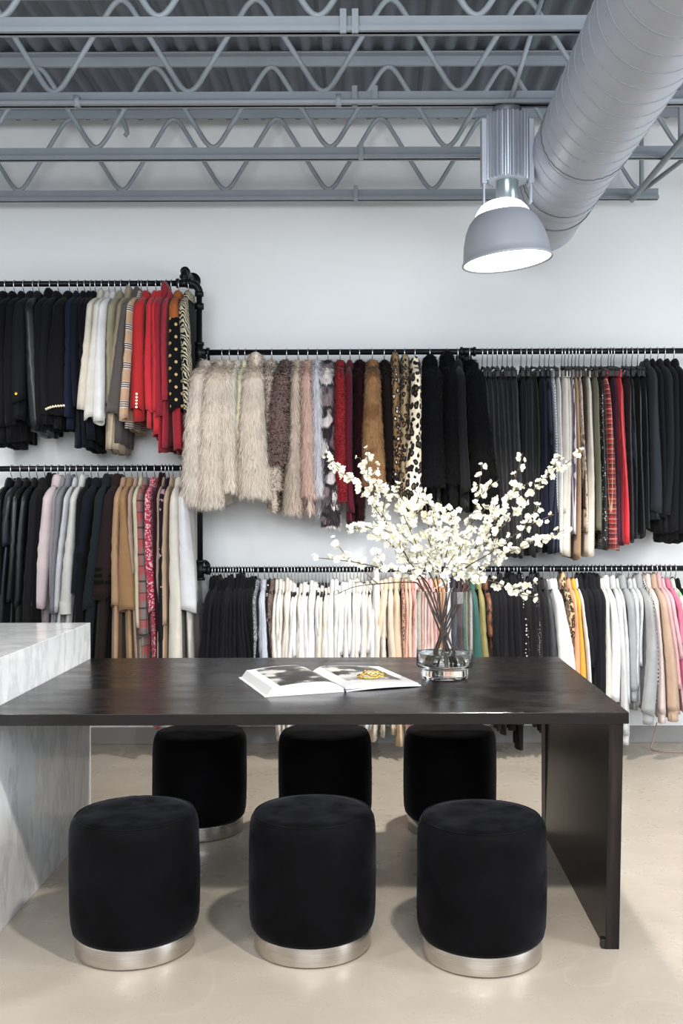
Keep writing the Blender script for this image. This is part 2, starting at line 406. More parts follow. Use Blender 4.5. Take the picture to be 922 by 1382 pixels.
# ------------------------------------------------------------------ pipe rack
S = 235.8; YR = 5.70
ZUL, ZLL, ZUR, ZLR = H+309.5/S, H+60/S, H+216/S, H-77.5/S
blackpipe = plain('black_iron_pipe', '1b1c1f', 0.42, 0.6, var=0.1, vscale=20)
t = thing('pipe_rack', 'black iron pipe clothes rack fixed along the back wall', 'clothes rack', (-0.997, YR, 0))
PX = -0.997; RR = 0.0165
def rel(p): return (p[0]-PX, p[1]-YR, p[2])
def pipe(name, pts, r=RR): return MB().tube([rel(p) for p in pts], r, 14).build(name, blackpipe, t)
pipe('rail', [(-3.2, YR, ZUL), (PX-0.05, YR, ZUL)])
pipe('rail', [(-3.2, YR, ZLL), (PX-0.03, YR, ZLL)])
pipe('rail', [(PX+0.03, YR, ZUR), (2.6, YR, ZUR)])
pipe('rail', [(PX+0.03, YR, ZLR), (2.6, YR, ZLR)])
pipe('upright', [(PX, YR, ZUL-0.05), (PX, YR, ZLR+0.02)])
q = MB().tube([rel((PX-0.055+0.055*math.sin(a), YR, ZUL-0.055+0.055*math.cos(a))) for a in np.linspace(0, PI/2, 9)], 0.022, 14)
q.tube([rel((PX-0.075, YR, ZUL)), rel((PX-0.05, YR, ZUL))], 0.026, 14); q.tube([rel((PX, YR, ZUL-0.075)), rel((PX, YR, ZUL-0.05))], 0.026, 14)
q.build('elbow', blackpipe, t)
def tee(x, z, up=True, side=1):
    q = MB().tube([rel((x-0.05, YR, z)), rel((x+0.05, YR, z))], 0.0225, 14)
    q.tube([rel((x, YR, z-0.05)), rel((x, YR, z+0.05))], 0.0225, 14)
    for dx in (-0.05, 0.05):
        q.tube([rel((x+dx-0.008, YR, z)), rel((x+dx+0.008, YR, z))], 0.028, 14)
        q.tube([rel((x, YR, z+dx-0.008)), rel((x, YR, z+dx+0.008))], 0.028, 14)
    q.build('tee_fitting', blackpipe, t)
    q = MB().tube([rel((x-0.03, YR, z)), rel((x-0.03, WALL-0.015, z))], RR, 12); q.build('wall_arm', blackpipe, t)
    MB().tube([rel((x-0.03, WALL-0.016, z)), rel((x-0.03, WALL-0.001, z))], 0.048, 20).build('flange', blackpipe, t)
tee(PX, ZUR); tee(PX, ZLR); tee(PX, ZLL)
for x, z, zz in ((PX-0.085, ZUL, 0.075), (0.54, ZUR, 0.0)):
    q = MB()
    q.tube([rel((x-0.04, YR, z)), rel((x+0.04, YR, z))], 0.0225, 14)
    q.tube([rel((x-0.045, YR, z)), rel((x-0.03, YR, z))], 0.027, 14); q.tube([rel((x+0.03, YR, z)), rel((x+0.045, YR, z))], 0.027, 14)
    q.build('coupling', blackpipe, t)
    q = MB().tube([rel(p) for p in ([(x, YR, z), (x, YR, z+zz-0.02), (x, YR+0.02, z+zz), (x, WALL-0.015, z+zz)] if zz else [(x, YR, z), (x, WALL-0.015, z-0.0)])], 0.020 if zz else RR, 14)
    if zz: q.tube([rel((x, YR+0.0, z+zz-0.045)), rel((x, YR, z+zz-0.03))], 0.027, 14); q.tube([rel((x, YR+0.02, z+zz)), rel((x, YR+0.05, z+zz))], 0.027, 14)
    q.build('wall_arm', blackpipe, t)
    MB().tube([rel((x, WALL-0.016, z+zz)), rel((x, WALL-0.001, z+zz))], 0.048, 20).build('flange', blackpipe, t)
q = MB().tube([rel((PX-0.0, YR, ZUL-0.15)), rel((PX, YR, ZUL-0.115))], 0.027, 8)
q.build('coupling', blackpipe, t)

# ------------------------------------------------------------------ hangers
chrome = plain('hanger_chrome', 'd5d8dc', 0.22, 0.9)
hblack = plain('hanger_black', '111215', 0.6)
def make_hanger(clips):
    t = thing('trouser_hanger' if clips else 'coat_hanger', '', 'hanger', (0, 0, 0))
    pts = [(0, 0.019+0.006, -0.006)] + [(0, 0.0215*math.cos(a), 0.0215*math.sin(a)) for a in np.linspace(0.1, PI*0.93, 9)]
    pts += [(0, -0.0215, -0.012), (0, -0.014, -0.034), (0, -0.002, -0.048), (0, 0, -0.09)]
    MB().tube(pts, 0.0026, 6).build('hook', chrome, t)
    q = MB()
    if clips:
        q.tube([(0, y, -0.098-0.03*(abs(y)/0.17)**2) for y in np.linspace(-0.175, 0.175, 13)], [0.006]*13, 8)
        q.tube([(0, 0, -0.085), (0, 0, -0.10)], 0.008, 8)
        q.build('bar', hblack, t)
        for s_ in (-1, 1):
            k = MB().box(-0.010, 0.010, s_*0.15-0.013, s_*0.15+0.013, -0.165, -0.115, 0.003)
            k.build('clip', hblack, t, smooth=False)
    else:
        q.tube([(0, y, -0.090-0.075*(abs(y)/0.15)**1.2) for y in np.linspace(-0.15, 0.15, 15)], 0.006, 8)
        q.tube([(0, 0, -0.075), (0, 0, -0.095)], 0.008, 8)
        q.build('shoulder_bar', hblack, t)
    return t
HPROTO = {}
HLAB = {'UL': 'on the upper left rail', 'LL': 'on the lower left rail', 'UR': 'on the upper right rail', 'LR': 'on the lower right rail'}
def hanger(rail, x, z, clips=False):
    key = clips
    kind = 'black clip hanger with a chrome hook holding trousers ' if clips else 'black hanger with a chrome hook hanging '
    lab = kind + HLAB[rail]; grp = ('clip hangers ' if clips else 'hangers ') + HLAB[rail]
    if key not in HPROTO:
        o = make_hanger(clips); HPROTO[key] = o; o.location = (x, YR, z); o['label'] = lab; o['group'] = grp
        return o
    return dup(HPROTO[key], (x, YR, z), lab, grp, random.uniform(-0.10, 0.10))

# ------------------------------------------------------------------ garments
SN = F/5.47
def smooth01(t): t = min(1, max(0, t)); return t*t*(3-2*t)
def body_grid(z0, zh, b, lean, a_sh=0.185, a_hem=0.2, neck=0.055, folds=0.010, n=40, rows=20, uneven=0.02, fl=0.0):
    ph = rng.uniform(0, 6.28, 4); lam = rng.uniform(0.07, 0.12)
    zs = [0.0, 0.012, 0.03, 0.05, 0.072, 0.10]
    Lh = z0-zh
    zs += list(np.linspace(0.14, Lh, rows-6))
    P = np.zeros((len(zs)+2, n, 3))
    th = 2*PI*np.arange(n)/n
    for i, d in enumerate(zs):
        if d < 0.10:
            u = d/0.10; a = neck+(a_sh-neck)*(u**0.6); bb = b*(0.55+0.45*u)
        else:
            u = (d-0.10)/max(Lh-0.10, 0.01); a = a_sh+(a_hem-a_sh)*u; bb = b*(1+fl*u)
        c_, s_ = np.cos(th), np.sin(th)
        y = a*np.sign(c_)*np.abs(c_)**0.75; x = bb*np.sign(s_)*np.abs(s_)**0.7
        k = smooth01((d-0.08)/0.5)
        x = x+k*folds*(np.sin(2*PI*y/lam+ph[0]+1.5*d)+0.5*np.sin(2*PI*y/(lam*0.55)+ph[1]))
        y = y+k*0.012*np.sin(5*d+ph[2])
        zz = -d+k*uneven*np.sin(y*14+ph[3])*(1.0 if i == len(zs)-1 else 0.3)
        P[i, :, 0] = x+lean*d; P[i, :, 1] = y; P[i, :, 2] = zz
    m_ = P[len(zs)-1].mean(axis=0)
    P[-2] = m_+(P[len(zs)-1]-m_)*np.array([0.6, 0.97, 1]); P[-2, :, 2] += 0.004
    P[-1] = m_+(P[len(zs)-1]-m_)*np.array([0.5, 0.9, 1]); P[-1, :, 2] += 0.12
    return P
def sleeve_grid(x0, x1, w0, w1, z0, z1, yc, ry=0.045, n=20, rows=20, bend=0.0, wr=0.06, shd=0.0):
    ph = rng.uniform(0, 6.28, 5); ts = [0.0, 0.01, 0.03, 0.06, 0.10]+list(np.linspace(0.15, 1.0, rows-5))
    P = np.zeros((len(ts)+2, n, 3)); th = 2*PI*np.arange(n)/n
    L = z0-z1
    for i, t_ in enumerate(ts):
        k = min(1.0, 0.35+0.65*math.sqrt(min(1, t_/0.10)))
        w = (w0+(w1-w0)*smooth01(t_))/2*k
        ryy = ry*(1.0-0.15*t_)*k
        f = 1+wr*np.sin(3*th+ph[0]+5*t_)+wr*0.7*np.sin(5*th+ph[1]-4*t_)+wr*1.6*(np.abs(np.sin(1.5*th+ph[4]+2.2*t_))-0.6)*smooth01(t_*3)
        cx = x0+(x1-x0)*t_+bend*math.sin(PI*t_)+0.0032*math.sin(6*t_+ph[2])*min(1, t_*4)
        cy = yc-0.012*math.sin(PI*t_)-(1 if yc > 0 else -1)*shd*max(0, 1-t_*L/0.075)**1.6
        wrk = 0.0022*np.sin(t_*L*(70)+2*th+ph[3])*smooth01(1-abs(t_-0.5)/0.3)
        P[i, :, 0] = cx+w*np.cos(th)*f+wrk; P[i, :, 1] = cy+ryy*np.sin(th)*f+wrk; P[i, :, 2] = z0-L*t_-(0.010*np.cos(th+ph[4])+0.004*np.sin(2*th+ph[1]))*(1 if i == len(ts)-1 else 0)
    c_ = P[len(ts)-1].mean(axis=0)
    P[-2] = c_+(P[len(ts)-1]-c_)*np.array([0.8, 0.8, 1]); P[-2, :, 2] += 0.003
    P[-1] = c_+(P[len(ts)-1]-c_)*np.array([0.7, 0.7, 1]); P[-1, :, 2] += 0.10
    return P
def furify(mb, P, count, length, width, down=0.8, rnd=0.5, curl=0.0):
    """add tapering hair tufts rooted on the surface P (rows, cols, 3)"""
    r, c = P.shape[:2]; r -= 2
    A = P[:r-1]; Bq = np.roll(P, -1, axis=1)[:r-1]; D = P[1:r]
    nrm = np.cross(Bq-A, D-A); ar = np.linalg.norm(nrm, axis=2)+1e-12
    # keep outward
    cen = P[:r-1].mean(axis=1, keepdims=True); sg = np.sign(((A-cen)*nrm).sum(axis=2)); sg[sg == 0] = 1
    nrm = nrm/ar[..., None]*sg[..., None]
    wgt = ar.reshape(-1).copy(); ny = nrm[..., 1].reshape(-1); wgt = wgt*np.where(ny > 0.5, 0.15, 1.0)
    idx = rng.choice(len(wgt), size=count, p=wgt/wgt.sum())
    u = rng.random((count, 1)); v = rng.random((count, 1))
    a = A.reshape(-1, 3)[idx]; bq = (Bq-A).reshape(-1, 3)[idx]; dq = (D-A).reshape(-1, 3)[idx]; nn = nrm.reshape(-1, 3)[idx]
    p = a+bq*u+dq*v
    L = length*rng.uniform(0.6, 1.25, (count, 1))
    dn = np.array([0, 0, -1.0])-nn*(-nn[:, 2:3]); dn = dn/(np.linalg.norm(dn, axis=1, keepdims=True)+0.15)*down
    dr = nn*0.42+dn+rng.normal(0, rnd, (count, 3))*0.6
    dr /= np.linalg.norm(dr, axis=1, keepdims=True)
    dr2 = dr*0.55+dn*0.8+np.array([0, 0, -0.25*down])+rng.normal(0, rnd, (count, 3))*(0.5+curl); dr2 /= np.linalg.norm(dr2, axis=1, keepdims=True)
    sd = np.cross(dr, nn+rng.normal(0, 0.35, (count, 3))); sd /= (np.linalg.norm(sd, axis=1, keepdims=True)+1e-9)
    wv = width*rng.uniform(0.7, 1.3, (count, 1))
    v0 = p-sd*wv*0.5; v1 = p+sd*wv*0.5; m_ = p+dr*L*0.5; v2 = m_-sd*wv*0.42; v3 = m_+sd*wv*0.42; tp = m_+dr2*L*0.5
    V = np.stack([v0, v1, v2, v3, tp], axis=1).reshape(-1, 3)
    o = len(mb.v); mb.v.extend(map(tuple, V.tolist()))
    fn = nn+rng.normal(0, 0.22, (count, 3)); fn /= np.linalg.norm(fn, axis=1, keepdims=True)
    mb.nv.append((o, np.repeat(fn, 5, axis=0)))
    base = o+5*np.arange(count)
    f1 = np.stack([base, base+1, base+3, base+2], 1).tolist(); f2 = np.stack([base+2, base+3, base+4], 1).tolist()
    mb.f.extend(map(tuple, f1)); mb.f.extend(map(tuple, f2)); mb.m.extend([0]*(2*count))
RAILZ = {'UL': ZUL, 'LL': ZLL, 'UR': ZUR, 'LR': ZLR}
gold = plain('gold_metal', 'd9b45a', 0.25, 0.9)
pearl = plain('pearl_button', 'f3ece0', 0.3)
def garment(rail, name, cat, label, mat, xt, xb, w, ysl, yhem, wb=None, group=None, fur=None, tail=None, bmat=None, dz=0.0, collar=0.7, bend=0.0, cuff=None, extra=None, yoff=0.0, bthick=None, hem_a=0.19, rot=None):
    zr = RAILZ[rail]; x0 = (xt-VX)/SN
    hanger(rail, x0, zr)
    t = thing(name, label, cat, (x0, YR, zr), group)
    dx = (xb-xt)/SN
    zs = H-(ysl-VY)/SN - zr; zh = H-(yhem-VY)/SN - zr
    w0 = w/SN; w1 = (wb if wb else w)/SN
    ztop = -0.083+dz
    b_ = bthick if bthick else max(0.008, min(0.03, w0*0.42))
    if bmat is None: bmat = mat
    ln = dx/max(0.05, (ztop-zs))*0.85
    BP = body_grid(ztop, ztop+zh-ztop, b_, ln, a_hem=hem_a, folds=min(0.009, b_*0.5), uneven=0.012)
    BP[:, :, 2] += ztop
    q = MB(); q.grid(BP, True)
    if fur: furify(q, BP, int(fur[0]*1.0), fur[1], fur[2], fur[3], fur[4], fur[5])
    q.build('body', bmat, t)
    ysh = 0.175
    for s_ in (-1, 1):
        SP = sleeve_grid(0.0, dx, w0*0.92, w1, ztop-0.022, zs, s_*(ysh+yoff if s_ < 0 else ysh), shd=0.07+(yoff if s_ < 0 else 0), bend=bend/SN, wr=0.05 if not fur else 0.03)
        q = MB(); q.grid(SP, True)
        if fur and s_ < 0: furify(q, SP, fur[0], fur[1], fur[2], fur[3], fur[4], fur[5])
        so = q.build('sleeve', mat, t)
        if cuff and s_ < 0:
            if cuff[0] == 'rib':     # gathered ribbed cuff
                cm = MB(); L = (zs+0.012)-(zs-0.055); rows = []
                for k, (zz, kk) in enumerate(((0.02, 0.96), (0.0, 0.82), (-0.03, 0.78), (-0.055, 0.80), (-0.055, 0.6))):
                    rows.append([(dx+w1/2*kk*math.cos(a)*(1+0.03*(j % 2)), -(ysh+yoff)+0.036*kk*math.sin(a)*(1+0.03*(j % 2)), zs+zz) for j, a in enumerate(np.linspace(0, 2*PI, 40, endpoint=False))])
                cm.grid(np.array(rows), True).build('cuff', mat, t)
            if cuff[0] == 'chain':
                n_ = 120; q = MB()
                q.tube([(dx*0.97+(w1/2*1.06)*math.cos(a), -(ysh+yoff)-0.006+0.047*math.sin(a), zs+0.035+0.012*math.cos(a)+0.003*math.sin(30*a)) for a in np.linspace(0, 2*PI, n_+1)],
                       [0.0052+0.0028*math.sin(26*a) for a in np.linspace(0, 2*PI, n_+1)], 7, caps=False)
                q.build('chain_trim', cuff[1], t)
            if cuff[0] == 'band':
                for (dz_, hh, mm) in cuff[1]:
                    rows = [[(dx*(1-dz_*0.9/abs(zs))+(w1/2*1.07+0.001)*math.cos(a), -(ysh+yoff)-0.004+0.044*math.sin(a), zs+dz_+k) for a in np.linspace(0, 2*PI, 28, endpoint=False)] for k in (0, 0.003, hh-0.003, hh)]
                    MB().grid(np.array(rows), True).build('cuff', mm, t)
            if cuff[0] == 'buttons':
                for k in range(cuff[1]):
                    q = MB(); pr = [(0.0005, -0.004), (cuff[3]*0.7, -0.003), (cuff[3], 0), (cuff[3]*0.9, 0.002)]
                    cxx = dx*(1-(cuff[2]+k*0.018)/abs(zs))+cuff[4]*w1
                    P_ = np.array([[(cxx+r_*math.cos(a), -(ysh+yoff)-0.052-zz_*1.0, zs+cuff[2]+k*0.018+r_*math.sin(a)) for a in np.linspace(0, 2*PI, 12, endpoint=False)] for r_, zz_ in pr])
                    q.grid(P_, True).build('button', cuff[5], t)
    if collar:
        hh = 0.035*collar; rows = []
        for zz, a_, bb in ((-0.03, 0.10, 1.25), (-0.012, 0.085, 1.35), (hh*0.6, 0.065, 1.3), (hh, 0.055, 1.0), (hh*0.9, 0.045, 0.55), (-0.01, 0.045, 0.3)):
            rows.append([(bb*b_*math.sin(a)+0.0015*math.sin(3*a), a_*math.cos(a), ztop+zz+0.008*math.cos(2*a)) for a in np.linspace(0, 2*PI, 24, endpoint=False)])
        q = MB(); P_ = np.array(rows); q.grid(P_, True)
        if fur: furify(q, P_, max(200, fur[0]//6), fur[1]*0.7, fur[2], 0.5, fur[4], fur[5])
        q.build('collar', mat, t)
    t.rotation_euler[2] = rng.uniform(-0.035, 0.035) if rot is None else rot
    return t
def trousers(label, mat, xt, xb, w, yhem, group=None, name='trousers', wb=None, cat=None, rail='UR', dz=0.0, inner=None):
    zr = RAILZ[rail]; x0 = (xt-VX)/(F/5.5)
    hanger(rail, x0, zr, True)
    t = thing(name, label, cat or 'trousers', (x0, YR, zr), group)
    sn = F/5.52; dx = (xb-xt)/sn; zh = H-(yhem-VY)/sn-zr; w0 = w/sn; w1 = (wb or w)/sn
    zt = -0.128+dz
    P = np.array([[(w0*0.34*kk*math.sin(a), 0.165*(abs(math.cos(a))**0.6)*(1 if math.cos(a) > 0 else -1), zt+zz) for a in np.linspace(0, 2*PI, 32, endpoint=False)] for zz, kk in ((0, 0.5), (0.001, 1.0), (-0.04, 1.05), (-0.041, 0.9))])
    MB().grid(P, True).build('waistband', mat, t)
    if name == 'skirt':
        B = body_grid(zt-0.03, zh, w0*0.42, dx/abs(zt-zh), a_sh=0.16, a_hem=0.2, neck=0.16, folds=w0*0.2)
        B[:, :, 2] += zt-0.03; MB().grid(B, True).build('skirt_panel', mat, t)
        return t
    for s_ in (-1, 1):
        SP = sleeve_grid(0, dx, w0*0.85, w1, zt-0.025, zh, s_*0.085, ry=0.088, n=28, rows=24, wr=0.05)
        MB().grid(SP, True).build('leg', mat, t)
    return t
BK = '16161b'; BK2 = '1e1f24'; NV = '171b2c'
def cl(c, **k): return cloth(c, **k)
# ---- upper left rail: short jackets
G = garment
GB = 'plain black jackets on the upper left rail'
LB = 'plain black jacket at the left end of the upper left rail'
G('UL', 'jacket', 'jacket', LB, cl(BK), -12, -16, 18, 560, 598, group=GB)
G('UL', 'jacket', 'jacket', LB, cl(BK), 1, -3, 14, 575, 598, group=GB)
G('UL', 'jacket', 'jacket', LB, cl(BK), 14, 10, 13, 570, 591, group=GB)
G('UL', 'blazer', 'jacket', 'black blazer with one gold cuff button on the upper left rail', cl(BK2), 27, 20, 19, 538, 566, wb=21, cuff=('buttons', 1, 0.035, 0.010, 0.15, gold))
G('UL', 'jacket', 'jacket', 'black satin jacket with a shiny sleeve on the upper left rail', cl('24252a', rough=0.42, sheen=0.0), 36, 45, 16, 574, 582, bend=2)
G('UL', 'jacket', 'jacket', 'black jacket with a scrunched puffy collar on the upper left rail', cl(BK), 51, 49, 15, 571, 578, collar=1.2)
G('UL', 'jacket', 'jacket', 'black jacket with a bowed elbow beside the chain trimmed one', cl('1b1b20'), 63, 60, 15, 556, 573, bend=-5)
chain = plain('chain_trim', 'e2dac0', 0.4, 0.3)
G('UL', 'jacket', 'jacket', 'black jacket with a pale chain trim round the cuff', cl(BK), 79, 74, 18, 556, 573, wb=30, cuff=('chain', chain))
G('UL', 'jacket', 'jacket', 'navy blue jacket next to the chain trimmed black one', cl('1c2540'), 90, 89, 11, 560, 574)
GN = 'dark navy jackets on the upper left rail'; LN = 'dark navy jacket hanging just left of the cream jackets'
G('UL', 'jacket', 'jacket', LN, cl(NV), 100, 100, 12, 545, 601, group=GN, bend=-2)
G('UL', 'jacket', 'jacket', LN, cl('141621'), 108, 112, 11, 550, 604, group=GN)
G('UL', 'jacket', 'jacket', LN, cl('151726'), 115, 119, 12, 560, 594, group=GN)
G('UL', 'jacket', 'jacket', 'cream jacket, first pale one after the navy jackets', cl('e6dccb'), 124, 111, 11, 551, 556, wb=13, collar=1, yoff=0.04)
G('UL', 'jacket', 'jacket', 'ivory jacket between the cream and the white jacket', cl('e9e4db'), 134, 121, 12, 563, 560, wb=14, yoff=0.04)
G('UL', 'jacket', 'jacket', 'bright white jacket beside the khaki ones', cl('eff0f0'), 142, 134, 11, 569, 560, wb=15, yoff=0.04)
G('UL', 'jacket', 'jacket', 'olive khaki jacket right of the white jacket', cl('9d9579'), 151, 145, 13, 545, 606, bmat=cl('b9a78b'))
G('UL', 'trench_coat', 'coat', 'beige trench coat with a long crumpled hem on the upper left rail', cl('a39579'), 163, 152, 11, 540, 607, wb=14, bmat=cl('bfae93'), collar=1.6)
G('UL', 'jacket', 'jacket', 'taupe grey jacket slanting beside the checked one', cl('57504d'), 175, 153, 12, 557, 598, wb=18, collar=1.4, yoff=0.04)
G('UL', 'jacket', 'jacket', 'tan jacket with thin dark and white check lines', cl('caa683', pat='lines', c2='efe7da', c3='4a3a34'), 179, 169, 8, 566, 578, wb=11, yoff=0.04)
G('UL', 'blazer', 'jacket', 'red blazer with a row of pearly cuff buttons', cl('c01219'), 188, 183, 16, 551, 566, wb=20, cuff=('buttons', 5, 0.012, 0.0075, 0.12, pearl))
G('UL', 'jacket', 'jacket', 'bright red jacket right of the buttoned red blazer', cl('d3102a'), 200, 199, 11, 553, 575)
G('UL', 'dress', 'dress', 'red dress with a straight hem among the red jackets', cl('cf0f1e'), 207, 208, 8, 555, 587, bthick=0.030)
G('UL', 'blouse', 'blouse', 'dark crimson ruffled blouse with a pointed tie end', cl('9c0d28'), 214, 215, 11, 560, 606, collar=2.2, bend=-2)
G('UL', 'jacket', 'jacket', 'crimson jacket left of the polka dot blouse', cl('b01030'), 221, 219, 8, 538, 600)
G('UL', 'blouse', 'blouse', 'black blouse with gold polka dots and an orange shoulder', cl('17161a', pat='dots', c2='cdb070', c3='b0602a'), 232, 237, 15, 552, 607, wb=20, bmat=cl('a80d26'))
G('UL', 'shirt', 'shirt', 'black and cream zebra print shirt at the end of the upper left rail', cl('17161a', pat='zebra', c2='e4d8b8'), 246, 254, 14, 553, 566, bmat=cl('17151a'))
# ---- lower left rail: coats
leather = lambda c: cloth(c, rough=0.33, sheen=0.0)
G('LL', 'jacket', 'jacket', 'black leather jacket cut by the left photo edge', leather('1c1d20'), -4, -10, 14, 800, 900)
G('LL', 'jacket', 'jacket', 'shiny blue-black jacket with a grey sheen at the far left', leather('2b2d36'), 9, 2, 13, 735, 900)
G('LL', 'jacket', 'jacket', 'black leather jacket with a worn cuff on the lower left rail', leather('222523'), 21, 10, 10, 813, 900)
G('LL', 'jacket', 'jacket', 'narrow black leather jacket with a bright crease', leather('25282a'), 32, 19, 10, 818, 900)
G('LL', 'coat', 'coat', 'charcoal wool coat left of the fluffy black one', cl('222124'), 43, 31, 15, 870, 930)
G('LL', 'coat', 'coat', 'fluffy black coat left of the lilac pink coat', cl('0f0f12'), 52, 43, 13, 850, 930, collar=1.5)
G('LL', 'coat', 'coat', 'pale lilac pink wool coat with a wide sleeve', cl('cdbcc0'), 62, 46, 17, 819, 930, wb=22, bmat=cl('b7a5aa'), collar=1.2)
G('LL', 'coat', 'coat', 'mid grey tweed coat right of the lilac pink coat', cl('85848a'), 72, 67, 8, 811, 930)
G('LL', 'coat', 'coat', 'slate grey coat with a long lapel', cl('77777f'), 79, 68, 9, 828, 930, collar=1.3)
G('LL', 'coat', 'coat', 'light grey coat left of the off-white cuffed coat', cl('c3c3c8'), 88, 72, 8, 824, 930)
G('LL', 'coat', 'coat', 'off-white coat with a broad turned-back cuff', cl('d9d8d4'), 98, 85, 11, 828, 930, wb=15, cuff=('band', [(0.0, 0.072, cl('dddcd8'))]), collar=1.2)
G('LL', 'coat', 'coat', 'black coat right of the off-white cuffed coat', cl('131317'), 108, 103, 12, 845, 930)
G('LL', 'coat', 'coat', 'dark navy coat with its sleeve slanting left', cl('1a1c2b'), 118, 98, 16, 802, 930)
G('LL', 'coat', 'coat', 'dark bottle green coat with a curved sleeve', cl('222c2f'), 132, 113, 15, 822, 930, bend=3, collar=1.3)
G('LL', 'coat', 'coat', 'dark wine brown coat with black striped cuff and gold button', cl('2f2123'), 146, 132, 17, 806, 930, wb=25, cuff=('band', [(0.075, 0.022, cl('0d0c0d')), (0.115, 0.018, cl('0d0c0d')), (0.15, 0.016, cl('0d0c0d'))]), collar=1.3)
G('LL', 'coat', 'coat', 'light camel coat left of the wide sleeved brown one', cl('ad8965'), 155, 150, 10, 818, 930, wb=12)
G('LL', 'coat', 'coat', 'camel brown coat with a wide flared sleeve', cl('98734a'), 165, 172, 12, 825, 930, wb=27, bmat=cl('a3825a'))
G('LL', 'coat', 'coat', 'thin mauve beige coat right of the flared camel coat', cl('a98d80'), 173, 178, 7, 774, 930, wb=6)
G('LL', 'coat', 'coat', 'pale sage and cream coat left of the plaid one', cl('c2bd9d'), 180, 185, 8, 850, 940, bmat=cl('a5a58e'))
G('LL', 'shirt', 'shirt', 'grey and red plaid long shirt on the lower left rail', cl('7a6f6c', pat='plaid', c2='b0353a', c3='2b2b33', scale=0.75), 186, 191, 10, 860, 945, wb=13)
G('LL', 'dress', 'dress', 'pink and crimson speckled floral dress', cl('b8264a', pat='floral', c2='e3a9b3', c3='7d1230'), 197, 203, 11, 826, 983, wb=13)
G('LL', 'coat', 'coat', 'dark maroon velvet coat right of the floral dress', cl('3a0d17'), 207, 209, 8, 850, 950, collar=1.5)
G('LL', 'coat', 'coat', 'thin pale brown coat beside the black sprigged dress', cl('9b8574'), 212, 211, 6, 830, 930)
G('LL', 'dress', 'dress', 'black dress with scattered mauve flower sprigs', cl('221f28', pat='sprig', c2='b48ba0'), 217, 215, 9, 862, 950)
G('LL', 'coat', 'coat', 'tan coat left of the long cream coat', cl('b79a7d'), 223, 219, 7, 845, 940)
G('LL', 'coat', 'coat', 'long cream coat next to the white coat', cl('e6dfd2'), 233, 234, 14, 905, 945, wb=18)
G('LL', 'coat', 'coat', 'white coat at the right end of the lower left rail', cl('e9eaee'), 245, 252, 14, 825, 945, wb=23, bmat=cl('c9c5c0'))
# ---- furs on the upper right rail
long_ = lambda n=5200, L=0.060, wd=0.0036: (int(n*1.9), L*0.8, wd*0.62, 1.0, 0.30, 0.0)
curly = lambda n=5200, L=0.030, wd=0.0060: (int(n*1.3), L*0.85, wd*0.8, 0.4, 0.9, 0.5)
short = lambda n=5200, L=0.026, wd=0.0035: (int(n*1.5), L, wd*0.7, 1.0, 0.25, 0.0)
def FUR(label, col, xt, xb, w, ysl, yhem, f, wb=None, bc=None, **k):
    pk = {q_: k.pop(q_) for q_ in ('pat', 'c2', 'c3', 'scale') if q_ in k}
    mt = cloth(col, fur=True, sheen=0.1, **pk)
    return G('UR', 'fur_coat', 'fur coat', label, mt, xt, xb, w, ysl, yhem, wb=wb, fur=f, bmat=cloth(bc, fur=True, sheen=0.1) if bc else None, **k)
FUR('bulky cream fur coat at the left end of the fur row', 'ece0d3', 271, 262, 22, 676, 640, long_(), wb=32, bc='ead9cf', yoff=0.02)
FUR('cream fur coat with the longest sleeve, second from the left', 'e6d9c9', 292, 284, 26, 680, 660, long_(6000), wb=30, yoff=0.045)
FUR('warm ivory fur coat with a short round sleeve, third from the left', 'e9dccc', 303, 306, 16, 655, 655, long_(), wb=26, yoff=0.02)
FUR('white-ivory fur coat half hidden behind cream furs', 'efe8da', 315, 316, 13, 640, 650, long_(4000))
FUR('pale yellow smooth fur coat with dark fluff at its hem', 'e3dcbb', 325, 320, 9, 630, 660, short(4000, 0.016))
FUR('wide oatmeal fur coat with a fluffy raised collar', 'dccfc0', 340, 342, 26, 667, 655, long_(6500), wb=40, yoff=0.04, collar=2.0)
FUR('curly beige fleece coat with a long ragged hem', 'c3b3a3', 362, 367, 16, 660, 688, curly(6000), wb=24)
FUR('curly brown mauve fleece coat with shaggy rows', '8c7169', 383, 375, 19, 625, 640, curly(6500, 0.034), wb=29, yoff=0.03)
FUR('long haired beige fur right of the brown mauve fleece', 'c9b7a7', 399, 393, 12, 688, 680, long_(5000, 0.07), wb=17)
FUR('blush pink fur coat left of the pale lilac one', 'cfae9f', 413, 416, 14, 664, 688, long_(), wb=20, bc='d8c2b5')
FUR('pale lilac white fur coat right of the blush one', 'cfcdd3', 426, 433, 11, 664, 692, long_(5000, 0.07), wb=15)
FUR('patchwork fur in mauve, black and white', 'a48f93', 441, 446, 15, 708, 690, long_(), wb=20, pat='patch', c2='3a3338', c3='e3dad8', scale=1.1)
FUR('curly bright red fleece coat', '94101c', 458, 460, 16, 675, 670, curly(6000, 0.018, 0.005), wb=22)
G('UR', 'coat', 'coat', 'burgundy velvet coat right of the red fleece coat', cl('5c0c22', sheen=0.4), 472, 474, 11, 690, 706)
FUR('dark wine red fur left of the orange fox fur', '38111c', 485, 483, 13, 680, 700, long_(5000, 0.04))
FUR('orange fox fur coat with a pale tail end', 'a8744a', 503, 503, 19, 655, 648, long_(6500, 0.035, 0.0032), wb=30, yoff=0.03, pat='mottle', c2='b98a58', c3='96663a')
FUR('dark brown fur between fox and animal print', '2c1f1e', 520, 525, 13, 630, 650, short(), wb=15)
FUR('tiger striped fur coat in brown and white', 'a07b50', 535, 536, 11, 632, 640, short(4500, 0.014), wb=12, pat='leopard', c2='e6dccb', c3='2a1d17', scale=1.2, collar=2.0)
